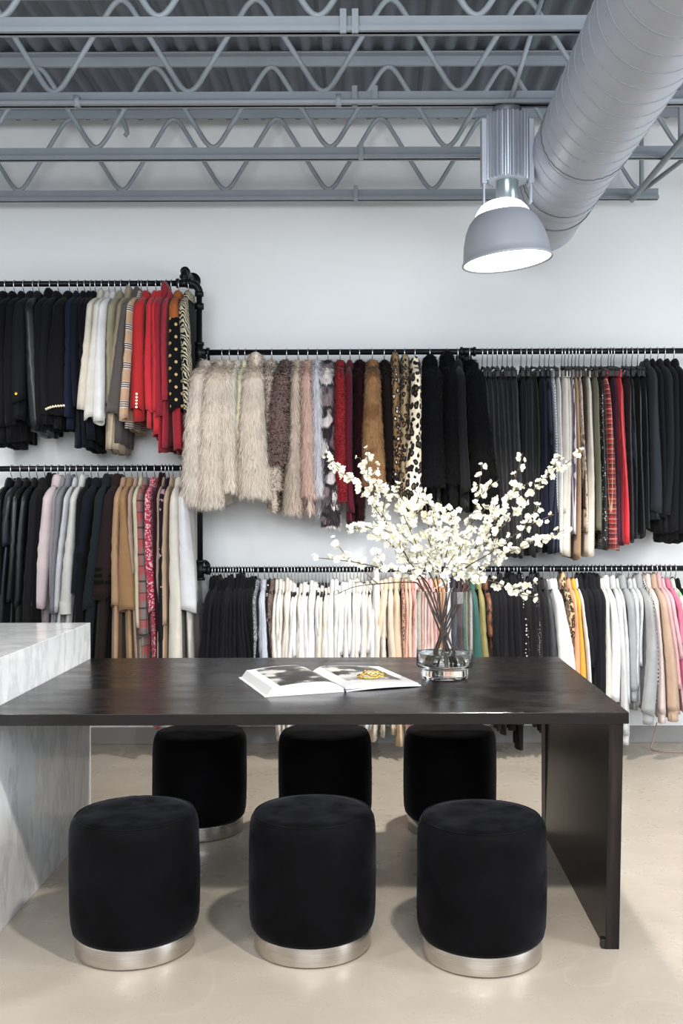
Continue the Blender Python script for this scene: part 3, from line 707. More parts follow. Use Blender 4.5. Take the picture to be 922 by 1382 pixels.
FUR('small spotted tan leopard fur coat', 'b49a73', 549, 545, 12, 690, 690, short(4500, 0.014), pat='leopard', c2='8a6b45', c3='2a201a', scale=1.25, collar=1.6)
FUR('large spotted cream leopard coat', 'ddd0b8', 563, 557, 14, 690, 700, short(5000, 0.010), wb=26, pat='leopard', c2='5a4a3a', c3='17140f', scale=0.95, yoff=0.03, collar=1.2)
FUR('wide black fur coat next to the cream leopard coat', '131317', 584, 582, 27, 656, 690, long_(6000, 0.03), wb=32, yoff=0.03, collar=1.6)
FUR('black fur with a tall collar in the middle of the black furs', '100f12', 608, 610, 20, 650, 692, long_(5000, 0.03), wb=22, collar=2.2)
G('UR', 'coat', 'coat', 'black suede panelled coat between two black furs', cl('1b1b1f', sheen=0.3), 623, 630, 14, 665, 690)
FUR('long black fur flaring right, beside the black trousers', '111114', 640, 658, 22, 690, 690, long_(6500, 0.04), wb=34, yoff=0.03)
# ---- trousers and skirts on the upper right rail
T = trousers
GT = 'black trousers right of the black furs'; LT = 'black trousers in the row between the black furs and the navy pair'
for xt, xb, w_, yh, c in ((657, 668, 9, 740, '1a1b1e'), (664, 676, 9, 738, '1f2023'), (671, 683, 9, 748, '17181b'), (678, 689, 9, 752, '202125'), (685, 694, 9, 750, '151619'),
                         (692, 699, 9, 752, '1b1c1f'), (699, 705, 9, 753, '222327'), (719, 722, 9, 752, '18191c'), (726, 729, 9, 746, '141519')):
    T(LT, cl(''.join('%02x' % (int(c[i:i+2], 16)+13) for i in (0, 2, 4)), rough=0.6, sheen=0.3), xt, xb, w_, yh, GT)
T('black cargo trousers with a strapped pocket in the black row', cl('26272b', rough=0.6), 711, 715, 8, 740)
T('deep navy blue trousers right of the black row', cl('1b2036'), 737, 739, 12, 738)
T('navy pinstriped wide trousers beside the houndstooth pair', cl('1a1d2a', pat='stripe', c2='31364a', scale=0.5), 744, 753, 12, 748, wb=17)
T('grey houndstooth trousers left of the white trousers', cl('c0c4c8', pat='check', c2='60666e'), 750, 755, 9, 700)
T('white trousers behind the flared cream pair', cl('e9e8e4'), 758, 760, 8, 750)
T('cream cuffed trousers with a broad leg above the blossom tip', cl('ddd5cc'), 768, 766, 14, 690, wb=19)
T('long cream trousers hanging lower than the cuffed pair', cl('d9d4c8'), 772, 768, 9, 752, wb=15)
T('white trousers with plum side stripes', cl('dcd3da', pat='stripe', c2='5c4a5c', scale=0.7), 777, 779, 7, 725)
T('tan brown trousers left of the snake print pair', cl('a58261'), 782, 785, 8, 757)
T('snake print beige trousers', cl('a7937f', pat='mottle', c2='d2c3b2', c3='6a5748', scale=3), 787, 795, 7, 718)
T('dark brown trousers left of the off-white pair', cl('4b3a34'), 792, 794, 6, 690)
T('off-white wide straight trousers right of the snake print', cl('d4cabb'), 799, 801, 11, 752, wb=14)
T('olive trousers with a ring on the waist', cl('6b6a55'), 809, 812, 8, 720, wb=10)
T('black leather trousers covered in silver studs', cl('1b1d1c', rough=0.4, pat='studs', c2='c9ccc8'), 815, 820, 8, 742, wb=11)
T('red tartan trousers left of the bright red pair', cl('a6232b', pat='plaid', c2='3a2030', c3='c9b48a', scale=2.0), 823, 833, 10, 743, wb=18)
T('purple navy trousers between the tartan and the red pair', cl('4a1f3a'), 833, 839, 6, 735)
T('shiny bright red satin trousers', cl('d20a22', rough=0.4), 841, 849, 12, 733)
T('dark red lace edged trousers beside the bright red pair', cl('9c0d22'), 837, 846, 5, 738)
T('grey-black leather trousers with a pale edge', cl('2b2e33', rough=0.4), 853, 857, 7, 732)
T('blue-grey striped dark trousers', cl('3a4048', rough=0.6, pat='stripe', c2='1c1f26', scale=0.6), 858, 862, 7, 730)
T('glossy black leather trousers with a crease', cl('1d2022', rough=0.3), 866, 872, 9, 726)
T('glossy black trousers left of the charcoal coats', cl('24272b', rough=0.35), 874, 879, 8, 712)
G('UR', 'coat', 'coat', 'charcoal coat right of the glossy trousers', cl('303338'), 886, 890, 11, 691, 705, wb=15)
G('UR', 'coat', 'coat', 'black coat with a feathery black hem', cl('17171a'), 894, 897, 9, 700, 718)
G('UR', 'coat', 'coat', 'dark grey coat with a draped lapel on the upper right rail', cl('2a2b2f'), 904, 901, 12, 698, 720, wb=15, bend=3)
G('UR', 'coat', 'coat', 'black skirted coat with a low square hem at the right edge', cl('1d1e22'), 914, 912, 11, 718, 733, wb=14)
G('UR', 'coat', 'coat', 'black coat cut by the right photo edge', cl('191a1d'), 926, 926, 13, 722, 735, wb=16)
# ---- lower right rail: tops
GLB = 'black tops at the left end of the lower right rail'; LLB = 'black top in the run at the left end of the lower right rail'
k = 0
for xt in np.linspace(278, 336, 15):
    u = (xt-278)/58
    G('LR', 'top', 'top', LLB, cl(random.choice(['131217', '17161b', '1b1a20', '100f14'])), xt, xt-13+24*u+random.uniform(-2, 2), 9, random.uniform(890, 930), random.uniform(945, 972), wb=11, group=GLB, collar=random.uniform(0.6, 1.5), dz=random.uniform(-0.015, 0.012))
def LRr(name, label, col, xt, xb, w_, ysl, yh, wb=None, group=None, **k):
    pk = {q_: k.pop(q_) for q_ in ('pat', 'c2', 'c3', 'scale', 'rough') if q_ in k}
    return G('LR', name, name, label, cl(col, **pk), xt, xb, w_, ysl, yh, wb=wb, group=group, **k)
LRr('blouse', 'grey lace blouse left of the blue striped shirt', '7c7f88', 342, 346, 6, 930, 960, pat='floral', c2='4b4d55', c3='b9bbc2')
LRr('shirt', 'pale blue-grey striped shirt after the black tops', 'c3c7d3', 351, 358, 11, 925, 960, wb=17, pat='stripe', c2='9aa2b6', scale=0.9)
LRr('shirt', 'black and white patterned shirt beside the striped shirt', '1b1a1c', 357, 364, 6, 930, 955, pat='sprig', c2='e4dfda', scale=2)
LRr('blouse', 'brown mottled blouse left of the white blouses', '57423c', 363, 366, 7, 880, 950, pat='mottle', c2='7a625a', c3='2c2022', scale=3)
pal = {'white': ['f2f0ef', 'efeeee', 'ebeaea'], 'cream': ['e9e1d4', 'e6dccf', 'ede5da'], 'beige': ['dcc7ae', 'd9c0a3']}
seq = 'cwcccwwcwwwwwcwcwwwwwwwcwwcwwcc'
xs_ = np.linspace(369, 515, len(seq))
for i, (xt, ch) in enumerate(zip(xs_, seq)):
    nm = {'c': 'cream', 'w': 'white'}[ch]
    big = i in (8, 11, 16, 19, 24)
    LRr('blouse', f'{nm} blouse in the pale run in the middle of the lower right rail', random.choice(pal[nm]), xt, xt+random.uniform(-6, 2)-(4 if big else 0), 7 if not big else 9, random.uniform(880, 950), random.uniform(988, 1003) if (370 < xt < 396 or xt > 498) else random.uniform(950, 975), wb=9 if not big else 17, group=f'{nm} blouses on the lower right rail', collar=random.choice([0.3, 0.8, 1.2]), dz=random.uniform(-0.04, 0.0), bend=random.uniform(-2, 2))
LRr('blouse', 'tall sheer white blouse rising above the pale run', 'dedad6', 507, 504, 10, 900, 960, dz=0.035, collar=1.5)
LRr('blouse', 'beige draped blouse with a folded bell sleeve', 'dfc8a9', 521, 513, 9, 862, 1002, wb=19, bend=-3)
LRr('blouse', 'ivory silk blouse right of the beige draped one', 'e5d3bd', 528, 531, 9, 920, 998, wb=11, collar=1.0)
LRr('blouse', 'sand beige blouse left of the lace blouse', 'd8bd9d', 536, 538, 9, 900, 1012, wb=13, collar=1.2)
LRr('blouse', 'brown and pink lace blouse at the start of the pinks', 'b98d78', 544, 546, 6, 920, 980, pat='leopard', c2='d8b29c', c3='5a3a34', scale=2)
LRr('blouse', 'salmon pink blouse right of the lace blouse', 'dfab97', 549, 549, 6, 910, 990)
LRr('blouse', 'peach blouse left of the vase', 'e5bba5', 554, 553, 6, 920, 985)
LRr('blouse', 'coral spotted blouse left of the vase', 'c98f84', 558, 560, 6, 850, 980, pat='studs', c2='7a3a40', scale=1.3)
LRr('blouse', 'pale rose blouse seen through the left side of the vase', 'e3bdb6', 563, 560, 8, 925, 985, wb=15)
for i, (c, nm) in enumerate((('d9a9a6', 'dusty rose'), ('e0b4a0', 'light coral'), ('d3a0a2', 'faded rose'), ('dc9c62', 'orange'), ('d8b090', 'apricot'))):
    LRr('blouse', f'{nm} blouse seen through the glass vase', c, 570+i*7, 571+i*7, 8, 900, 965, wb=9)
LRr('shirt', 'white shirt seen through the right half of the vase', 'e6e6ee', 606, 609, 9, 900, 960, wb=12)
LRr('jacket', 'dark denim jacket seen through the right half of the vase', '3d3a48', 614, 618, 9, 900, 955, wb=12)
LRr('jacket', 'dark plum jacket at the right edge of the vase', '2f2430', 623, 626, 8, 900, 955)
LRr('blouse', 'dark red blouse behind the right edge of the vase', '5c1f2a', 631, 633, 7, 900, 955)
LRr('shirt', 'teal green shirt right of the vase', '2d5e56', 641, 647, 10, 915, 960, wb=15)
LRr('shirt', 'olive yellow shirt beside the teal green one', '93894f', 651, 658, 8, 915, 955, wb=11)
LRr('blouse', 'black satin blouse with orange mottling', '2c1d1a', 660, 664, 8, 860, 950, rough=0.35, pat='mottle', c2='8c5a40', c3='151214', scale=1.5)  # orange-brown blotches mottled into the satin colour
GR = 'black tops right of the olive shirt'; LR_ = 'black top among those right of the olive shirt, behind the table'
for xt in (669, 675, 681, 688, 694, 701, 722, 733):
    LRr('top', LR_, random.choice(['1c1b21', '222127', '18171c', '26252b']), xt, xt+3+random.uniform(-2, 2), 8, random.uniform(920, 950), random.uniform(970, 1000), wb=10, group=GR, collar=random.uniform(0.8, 2.0), dz=random.uniform(-0.01, 0.02))
LRr('dress', 'long black dress with straps trailing near the floor', '17161a', 705, 706, 8, 950, 1020, wb=11, hem_a=0.1)
LRr('top', 'black top with a line of white beads', '1b1a20', 710, 713, 9, 940, 975, wb=11, pat='studs', c2='d8d6d2', scale=0.8, collar=1.6)
LRr('top', 'black lace top with silver speckles', '26252a', 727, 731, 9, 940, 970, wb=11, pat='studs', c2='a5a29c', scale=1.5, collar=1.6)
LRr('top', 'charcoal satin top left of the white shirts', '34363c', 742, 748, 9, 940, 970, wb=13, rough=0.5)
LRr('shirt', 'white shirt with a broad skirt, left of the leopard blouse', 'eeeff0', 752, 764, 9, 930, 965, wb=17)
LRr('shirt', 'second white shirt touching the leopard blouse', 'f0eff1', 757, 776, 8, 932, 965, wb=15)
LRr('blouse', 'leopard print blouse on the lower right rail', 'd5b183', 768, 774, 8, 862, 950, pat='leopard', c2='8f6439', c3='221a16', scale=1.3, collar=1.8)
LRr('blouse', 'orange peach blouse left of the yellow one', 'e2a274', 776, 781, 7, 925, 955, wb=8)
LRr('blouse', 'bright yellow blouse right of the orange peach one', 'f0a90f', 783, 790, 7, 935, 960, wb=9)
LRr('jacket', 'black jacket with white side stripe beside the yellow blouse', 'ecebee', 787, 799, 4, 935, 960, wb=6, bmat=cl('16161a'))
GR2 = 'black sweatshirts left of the white sweatshirts'; LR2 = 'black sweatshirt between the yellow blouse and the white sweatshirts'
for xt, xb, ys_ in ((792, 801, 900), (799, 804, 898), (805, 810, 945), (811, 812, 950), (816, 815, 945)):
    LRr('sweatshirt', LR2, random.choice(['1a1b20', '222328', '17181c']), xt, xb, 9, ys_, 975, wb=10, group=GR2, collar=1.5)
LRr('sweatshirt', 'ecru sweatshirt, first pale one right of the black sweatshirts', 'dedfd6', 822, 823, 8, 948, 975, wb=12)
LRr('sweatshirt', 'white sweatshirt with a bulging sleeve', 'f0f0f0', 829, 834, 10, 948, 970, wb=14, bend=3, collar=1.2)
LRr('sweatshirt', 'light grey sweatshirt right of the white one', 'c6c7ca', 838, 847, 9, 995, 975, wb=11, cuff=('rib',), collar=1.2)
LRr('sweatshirt', 'pale grey blouse with a keyhole, thin', 'd3d5d7', 844, 852, 6, 950, 965)
LRr('sweatshirt', 'mid grey sweatshirt with a ribbed cuff', '9b9ea2', 852, 858, 11, 936, 960, wb=13, cuff=('rib',), collar=1.3)
LRr('sweatshirt', 'striped pale grey sweatshirt', 'b5b8bd', 862, 864, 7, 930, 955, pat='stripe', c2='dfe1e4', scale=0.6)
LRr('sweatshirt', 'white sweatshirt left of the slouching grey one', 'dcdee2', 867, 866, 6, 900, 955)
LRr('sweatshirt', 'slouching heather grey sweatshirt with a big bent cuff', '9c9ea1', 875, 875, 11, 965, 965, wb=18, cuff=('rib',), bend=4, yoff=0.05, collar=1.4)
LRr('jacket', 'black and white checked jacket left of the shell pink top', 'e5e4e2', 881, 888, 6, 925, 955, pat='check', c2='19191c', scale=0.7)
LRr('sweatshirt', 'shell pink sweatshirt with a straight sleeve', 'e3d0ca', 887, 897, 10, 966, 970, wb=12, cuff=('rib',), collar=1.4)
LRr('sweatshirt', 'sandy beige sweatshirt beside the shell pink one', 'bb9f89', 895, 911, 10, 964, 972, wb=17, cuff=('rib',), bend=2, collar=1.4)
LRr('blouse', 'dusty pink blouse right of the sandy sweatshirt', 'd9a8ac', 902, 919, 7, 930, 970, collar=1.5)
LRr('blouse', 'baby pink blouse next to the hot pink one', 'e8bcc3', 907, 921, 7, 890, 965)
LRr('blouse', 'hot pink blouse at the right photo edge', 'e8759b', 914, 922, 6, 872, 960)
LRr('blouse', 'white and green blouse at the right photo edge', 'dfeee0', 921, 930, 7, 880, 960, pat='sprig', c2='8fc98f')
LRr('top', 'black top cut by the right photo edge', '1a191d', 928, 936, 8, 930, 965)
# ------------------------------------------------------------------ table and marble counter
m, nt, b = newmat('black_stained_wood'); co = objco(nt, (1.2, 14, 14))
n = noise(nt, co, 3.0, 5, 0.6)
lk(nt, ramp(nt, n, [(0.3, lin('0d0b0c')), (0.6, lin('131011')), (0.75, lin('1a1617'))]), b.inputs['Base Color'])
lk(nt, ramp(nt, noise(nt, objco(nt, (1.5, 5, 5)), 2.0, 4), [(0.3, (0.20,)*3), (0.7, (0.33,)*3)]), b.inputs['Roughness'])
b.inputs['Specular IOR Level'].default_value = 0.42; bump(nt, b, n, 0.03, 0.002); wood = m
m, nt, b = newmat('black_stained_wood_upright'); co = objco(nt, (14, 9, 0.9))
n = noise(nt, co, 3.0, 5, 0.6)
lk(nt, ramp(nt, n, [(0.28, lin('0d0b0d')), (0.5, lin('171313')), (0.72, lin('28211d'))]), b.inputs['Base Color'])
b.inputs['Roughness'].default_value = 0.34; b.inputs['Specular IOR Level'].default_value = 0.25; bump(nt, b, n, 0.05, 0.002); woodv = m
TX0, TX1, TY0, TY1 = -1.240, 0.803, 3.144, 4.354
t = thing('dining_table', 'long black-stained wooden table butted against the marble counter', 'table', (0, 3.75, 0))
MB().box(TX0, TX1, TY0-3.75, TY1-3.75, 0.713, 0.75, 0.002).build('tabletop', wood, t, smooth=False)
q = MB()
x0, x1 = 0.7415, 0.786; y0, y1 = TY0-3.75+0.004, TY1-3.75-0.006; dl = 0.016
v = [(x0-dl, y0, 0), (x1-dl, y0, 0), (x1-dl, y1, 0), (x0-dl, y1, 0), (x0, y0, 0.713), (x1, y0, 0.713), (x1, y1, 0.713), (x0, y1, 0.713)]
q.add(v, [(0, 3, 2, 1), (4, 5, 6, 7), (0, 1, 5, 4), (1, 2, 6, 5), (2, 3, 7, 6), (3, 0, 4, 7)])
q.build('leg_panel', woodv, t, smooth=False)
MB().box(0.726, 0.742, y1-0.10, y1-0.004, 0.0, 0.712, 0.002).build('back_post', plain('black_post', '151416', 0.5), t, smooth=False)
MB().box(0.715, 0.730, y0+0.002, y0+0.03, 0.0, 0.03, 0.002).build('foot_block', plain('black_post', '151416', 0.5), t, smooth=False)
m, nt, b = newmat('white_marble'); co = objco(nt, (1, 1, 1))
rot = nd(nt, 'ShaderNodeMapping'); rot.inputs['Rotation'].default_value = (0.9, 0.4, 0.3); rot.inputs['Scale'].default_value = (1.5, 2.4, 1.0); lk(nt, co, rot.inputs[0])
n1 = noise(nt, rot.outputs[0], 1.6, 6, 0.62); n2 = noise(nt, rot.outputs[0], 5, 6, 0.6)
vein = mth(nt, 'SUBTRACT', 1.0, mth(nt, 'MULTIPLY', mth(nt, 'ABSOLUTE', mth(nt, 'SUBTRACT', n1, 0.5)), 24.0))
vein = mth(nt, 'MULTIPLY', mth(nt, 'MAXIMUM', vein, 0.0), mth(nt, 'MULTIPLY', n2, 0.55))
colr = ramp(nt, n2, [(0.25, lin('d6d9dc')), (0.5, lin('e6e8ea')), (0.75, lin('eeeff0'))])
lk(nt, mixc(nt, vein, colr, lin('8d939b')), b.inputs['Base Color'])
b.inputs['Roughness'].default_value = 0.12; b.inputs['Specular IOR Level'].default_value = 0.5
q = MB().box(-3.2, -1.242, 2.6, 4.354, 0.0, 0.906, 0.002)
tag(q.build('marble_counter', m, smooth=False), 'white marble counter block with grey veins at the left', 'counter')

# ------------------------------------------------------------------ velvet stools
m, nt, b = newmat('black_velvet'); co = objco(nt)
n = noise(nt, co, 7, 5, 0.6); lw = nd(nt, 'ShaderNodeLayerWeight'); lw.inputs[0].default_value = 0.35
lk(nt, ramp(nt, n, [(0.3, lin('030304')), (0.7, lin('08080b'))]), b.inputs['Base Color'])
b.inputs['Roughness'].default_value = 0.75; b.inputs['Specular IOR Level'].default_value = 0.07
lk(nt, ramp(nt, n, [(0.35, (0.01,)*3), (0.7, (0.08,)*3)]), b.inputs['Sheen Weight']); b.inputs['Sheen Tint'].default_value = (0.72, 0.75, 0.9, 1)
b.inputs['Sheen Roughness'].default_value = 0.42; bump(nt, b, noise(nt, co, 14, 3), 0.10, 0.01); velvet = m
m, nt, b = newmat('brushed_steel'); co = objco(nt, (1, 1, 60))
n = noise(nt, co, 8, 3); b.inputs['Metallic'].default_value = 1.0
lk(nt, ramp(nt, n, [(0.3, lin('b9b4ae')), (0.7, lin('d3cfca'))]), b.inputs['Base Color']); b.inputs['Roughness'].default_value = 0.27
b.inputs['Anisotropic'].default_value = 0.5; ssteel = m
def make_stool(label, loc):
    t = thing('stool', label, 'stool', loc, 'black velvet stools')
    R = 0.2035
    prof = [(0.178, 0.060), (0.188, 0.064), (0.197, 0.075), (0.202, 0.10), (R, 0.14), (R+0.001, 0.24), (R, 0.34), (R-0.002, 0.385), (R-0.006, 0.408), (R-0.012, 0.420), (R-0.018, 0.4255)]
    q = MB(); n = 72; P = []
    for r, z in prof:
        P.append([((r+0.0012*math.sin(5*a+z*9)+0.0008*math.sin(11*a-z*30))*math.cos(a), (r+0.0012*math.sin(5*a+z*9))*math.sin(a), z) for a in np.linspace(0, 2*PI, n, endpoint=False)])
    q.grid(np.array(P), True); q.build('upholstered_side', velvet, t)
    prof = [(R-0.019, 0.4245), (R-0.024, 0.4275), (R-0.05, 0.4315), (0.10, 0.4335), (0.04, 0.434), (0.0008, 0.434)]
    MB().lathe(prof, n).build('seat', velvet, t)
    MB().tube([((R-0.0185)*math.cos(a), (R-0.0185)*math.sin(a), 0.4255) for a in np.linspace(0, 2*PI, n+1)], 0.0024, 6, caps=False).build('piping', velvet, t)
    prof = [(0.175, 0.006), (0.186, 0.005), (0.1868, 0.008), (0.1868, 0.058), (0.186, 0.061), (0.175, 0.062)]
    flat_smooth(MB().lathe(prof, 96).build('base_ring', ssteel, t), 30)
    MB().lathe([(0.001, 0.0), (0.178, 0.0), (0.178, 0.008), (0.001, 0.008)], 48).build('foot', hblack, t)
    return t
s0 = make_stool('black velvet stool nearest the marble counter, front row', (-0.769, 3.190, 0))
for x, y, lab in ((-0.202, 3.20, 'black velvet stool in the middle of the front row'), (0.334, 3.135, 'black velvet stool in the front row by the table leg'),
                  (-0.766, 4.355, 'black velvet stool in the back row behind the leftmost front stool'), (-0.218, 4.355, 'black velvet stool in the middle of the back row'), (0.329, 4.375, 'black velvet stool in the back row beside the table leg')):
    dup(s0, (x, y, 0), lab, None, random.uniform(0, 6))

# ------------------------------------------------------------------ vase, water
m, nt, b = newmat('clear_glass'); b.inputs['Base Color'].default_value = (0.97, 0.99, 0.985, 1); b.inputs['Roughness'].default_value = 0.0
b.inputs['Transmission Weight'].default_value = 1.0; b.inputs['IOR'].default_value = 1.45; glass = m
m, nt, b = newmat('water'); b.inputs['Base Color'].default_value = (0.96, 0.985, 0.975, 1); b.inputs['Roughness'].default_value = 0.0
b.inputs['Transmission Weight'].default_value = 1.0; b.inputs['IOR'].default_value = 1.33; water = m
VXX, VYY = (599.5-505)/352.8, 3.81; TZ = 0.75
t = thing('glass_vase', 'clear cylindrical glass vase with a narrower foot on the black table', 'vase', (VXX, VYY, TZ))
Ro = 0.1085; Ri = 0.1045
prof = [(0.0008, 0.001), (0.080, 0.001), (0.089, 0.004), (0.0905, 0.010), (0.0905, 0.034), (0.093, 0.040), (0.102, 0.043), (0.107, 0.049), (Ro, 0.058), (Ro, 0.062), (Ro, 0.12), (Ro, 0.2), (Ro, 0.28), (Ro, 0.332), (Ro-0.0005, 0.3355), (Ro-0.002, 0.3365), (Ri+0.0005, 0.3355), (Ri, 0.332), (Ri, 0.28), (Ri, 0.2), (Ri, 0.12), (Ri, 0.068), (0.101, 0.056), (0.093, 0.052), (0.0008, 0.051)]
flat_smooth(outward(MB().lathe(prof, 96).build('vase_body', glass, t)), 40)
WZ = 0.098
prof = [(0.0008, 0.0515), (0.0925, 0.0525), (0.1005, 0.0565), (Ri-0.0005, 0.0645), (Ri-0.0005, WZ), (Ri-0.003, WZ-0.0012), (0.0008, WZ-0.0012)]
tag(flat_smooth(outward(MB().lathe(prof, 96).build('vase_water', water, loc=(VXX, VYY, TZ))), 25), 'shallow clear water in the bottom of the glass vase', 'water')

# ------------------------------------------------------------------ blossom branches
m, nt, b = newmat('petal'); oi = nd(nt, 'ShaderNodeObjectInfo')
lk(nt, ramp(nt, oi.outputs['Random'], [(0, lin('eeecd6')), (0.5, lin('f7f5ea')), (1, lin('fbfaf4'))]), b.inputs['Base Color'])
b.inputs['Roughness'].default_value = 0.6; b.inputs['Subsurface Weight'].default_value = 0.0
petal = m
cent = plain('blossom_centre', 'c9c98a', 0.7); bark = plain('twig_bark', '4a3a33', 0.75, var=0.25, vscale=40, bmp=0.3, bscale=120)
def blossom_mesh(seed, open_):
    r_ = random.Random(seed); q = MB()
    for layer, (n_, ln, tilt_) in enumerate(((5, 0.0150, open_), (4, 0.0115, open_+0.5))):
        for i in range(n_):
            a0 = 2*PI*i/n_+layer*0.6+r_.uniform(-0.15, 0.15); L = ln*r_.uniform(0.85, 1.1); Wd = L*0.52
            P = np.zeros((5, 5, 3))
            for u in range(5):
                for v in range(5):
                    s = u/4; k = (v/4-0.5)*2
                    wd = Wd*math.sin(PI*min(1, 0.12+0.80*s)**0.9)**0.8
                    lx = L*s; ly = wd*k; lz = L*(0.05+math.sin(tilt_)*s*s*0.9)+0.25*Wd*k*k*s + 0.0008*math.sin(9*s+5*k)
                    lx *= math.cos(tilt_*0.6)
                    P[u, v] = (lx*math.cos(a0)-ly*math.sin(a0), lx*math.sin(a0)+ly*math.cos(a0), lz)
            q.grid(P)
    q.lathe([(0.0025, 0.0005), (0.0028, 0.002), (0.002, 0.0035), (0.0003, 0.004)], 8, mi=1)
    q.tube([(0, 0, -0.012), (0.0006, 0, -0.005), (0, 0, 0.001)], 0.0008, 5, mi=1)
    return q
BM = []
for i, op in enumerate((0.25, 0.45, 0.7, 0.35)):
    o = blossom_mesh(i, op).build('blossom', [petal, cent]); BM.append(o.data); bpy.data.objects.remove(o)
BASE = Vector((VXX, VYY, TZ))
def cr(pts, n):     # Catmull-Rom
    out = []; p = [pts[0]]+list(pts)+[pts[-1]]
    for i in range(1, len(p)-2):
        for k in range(n):
            t_ = k/n; a, b_, c, d = p[i-1], p[i], p[i+1], p[i+2]
            out.append(0.5*((2*b_)+(c-a)*t_+(2*a-5*b_+4*c-d)*t_*t_+(3*b_-a-3*c+d)*t_**3))
    out.append(p[-2]); return out
def branch(label, way, depths, foot, mouth, dens=1.0, start=0.16, twigs=4, bare=False):
    """way: photo points from the vase mouth to the tip; depths: matching distances"""
    t = thing('blossom_branch', label, 'branch', BASE, 'white blossom branches in the vase')
    w_ = [W(px, py, d)-BASE for (px, py), d in zip(way, depths)]
    ft = Vector((foot[0], foot[1], 0.0535)); mo = Vector((mouth[0], mouth[1], 0.345))
    main = cr([ft, ft.lerp(mo, 0.5)+Vector((0, 0, 0.004)), mo]+w_, 10)
    n = len(main); rad = [0.0040*(1-0.72*i/(n-1)) for i in range(n)]
    MB().tube(main, rad, 8).build('stem', bark, t)
    i0 = 20; seg = main[i0:]
    paths = [(seg, 1.0)]
    for k in range(twigs):
        j = int((0.12+0.75*(k+0.5)/twigs)*len(seg)); p = seg[j]
        tn = (seg[min(j+2, len(seg)-1)]-seg[max(0, j-2)]).normalized()
        sd = Vector((random.uniform(-1, 1), random.uniform(-0.8, 0.8), random.uniform(-0.3, 1.0))); sd = (sd-tn*sd.dot(tn)).normalized()
        L = random.uniform(0.07, 0.15); dr = (tn*0.85+sd*0.6*(1 if k % 2 else 1)).normalized()
        tw = [p+dr*L*u+sd*0.015*u*u+Vector((0, 0, 0.01*u)) for u in np.linspace(0, 1, 7)]
        MB().tube(tw, [0.0019*(1-0.55*u) for u in np.linspace(0, 1, 7)], 6).build('twig', bark, t)
        paths.append((tw, 1.2))
    cnt = 0
    for pth, dm in paths:
        L = sum((pth[i+1]-pth[i]).length for i in range(len(pth)-1))
        nb = int(L/0.0135*dens*dm)
        for k in range(nb):
            u = start*(1 if pth is seg else 0.4)+(1-start*(1 if pth is seg else 0.4))*(k+random.random()*0.8)/max(1, nb)
            if cnt >= 97: break
            f_ = min(0.999, u)*(len(pth)-1); i = int(f_); p = pth[i].lerp(pth[i+1], f_-i)
            off = Vector((random.gauss(0, 1), random.gauss(0, 1), random.gauss(0.2, 1))).normalized()
            p2 = p+off*random.uniform(0.008, 0.016)
            o = bpy.data.objects.new('blossom', random.choice(BM)); C.objects.link(o); o.parent = t
            face = (off+Vector((0, -0.5, 0.15))).normalized()
            o.location = p2; o.rotation_euler = face.to_track_quat('Z', 'Y').to_euler(); o.rotation_euler.rotate_axis('Z', random.uniform(0, 6.28))
            s_ = random.uniform(0.80, 1.22)*(1-0.3*max(0, u-0.8)/0.2); o.scale = (s_, s_, s_); cnt += 1
    return t
D0 = VYY
branch('white blossom branch arching furthest up to the left', [(557, 765), (520, 705), (482, 655), (438, 612)], [D0-.03, D0-.05, D0-.06, D0-.08], (0.035, 0.02), (-0.065, -0.02), 1.0)
branch('white blossom branch ending just right of the topmost left one', [(562, 770), (530, 720), (500, 665), (486, 617)], [D0+.02, D0+.05, D0+.08, D0+.1], (0.05, -0.02), (-0.055, 0.03), 0.9)
branch('thin white blossom branch lying low and level to the left', [(556, 776), (520, 768), (475, 758), (422, 752)], [D0-.06, D0-.12, D0-.18, D0-.22], (0.03, 0.045), (-0.085, -0.03), 0.75, twigs=3)
branch('white blossom branch pointing left at middle height', [(560, 768), (528, 735), (498, 712), (466, 716)], [D0-.05, D0-.1, D0-.14, D0-.17], (0.055, 0.03), (-0.07, -0.045), 0.9, twigs=4)
branch('short white blossom branch standing left of the centre', [(575, 765), (560, 730), (545, 695), (535, 655)], [D0-.04, D0-.08, D0-.11, D0-.12], (0.02, 0.055), (-0.035, -0.055), 0.9)
branch('white blossom branch rising almost upright from the centre', [(585, 762), (582, 730), (577, 700), (574, 672)], [D0+.04, D0+.06, D0+.08, D0+.08], (0.0, -0.055), (-0.02, 0.055), 0.9)
branch('white blossom branch leaning slightly right of upright', [(600, 765), (606, 730), (610, 705), (606, 686)], [D0-.07, D0-.1, D0-.12, D0-.13], (-0.03, 0.055), (0.005, -0.07), 0.9)
branch('white blossom branch with its tip over the last black fur', [(612, 765), (630, 725), (643, 680), (651, 627)], [D0+.02, D0+.03, D0+.04, D0+.05], (-0.045, -0.02), (0.03, 0.04), 0.8)
branch('white blossom branch with its tip over the black trousers', [(618, 768), (655, 725), (685, 675), (706, 612)], [D0-.05, D0-.08, D0-.1, D0-.12], (-0.055, 0.02), (0.05, -0.045), 0.85)
branch('longest white blossom branch reaching far up to the right', [(625, 770), (675, 715), (728, 655), (786, 611)], [D0+.03, D0+.06, D0+.1, D0+.13], (-0.05, -0.045), (0.065, 0.03), 1.0)
branch('white blossom branch pointing right at middle height', [(622, 772), (665, 745), (705, 715), (748, 695)], [D0-.06, D0-.11, D0-.15, D0-.18], (-0.06, 0.0), (0.07, -0.04), 0.6, twigs=3)
branch('white blossom branch slanting low to the right', [(628, 777), (675, 752), (720, 733), (768, 716)], [D0+.05, D0+.09, D0+.12, D0+.15], (-0.03, -0.065), (0.08, 0.04), 0.8, twigs=3)
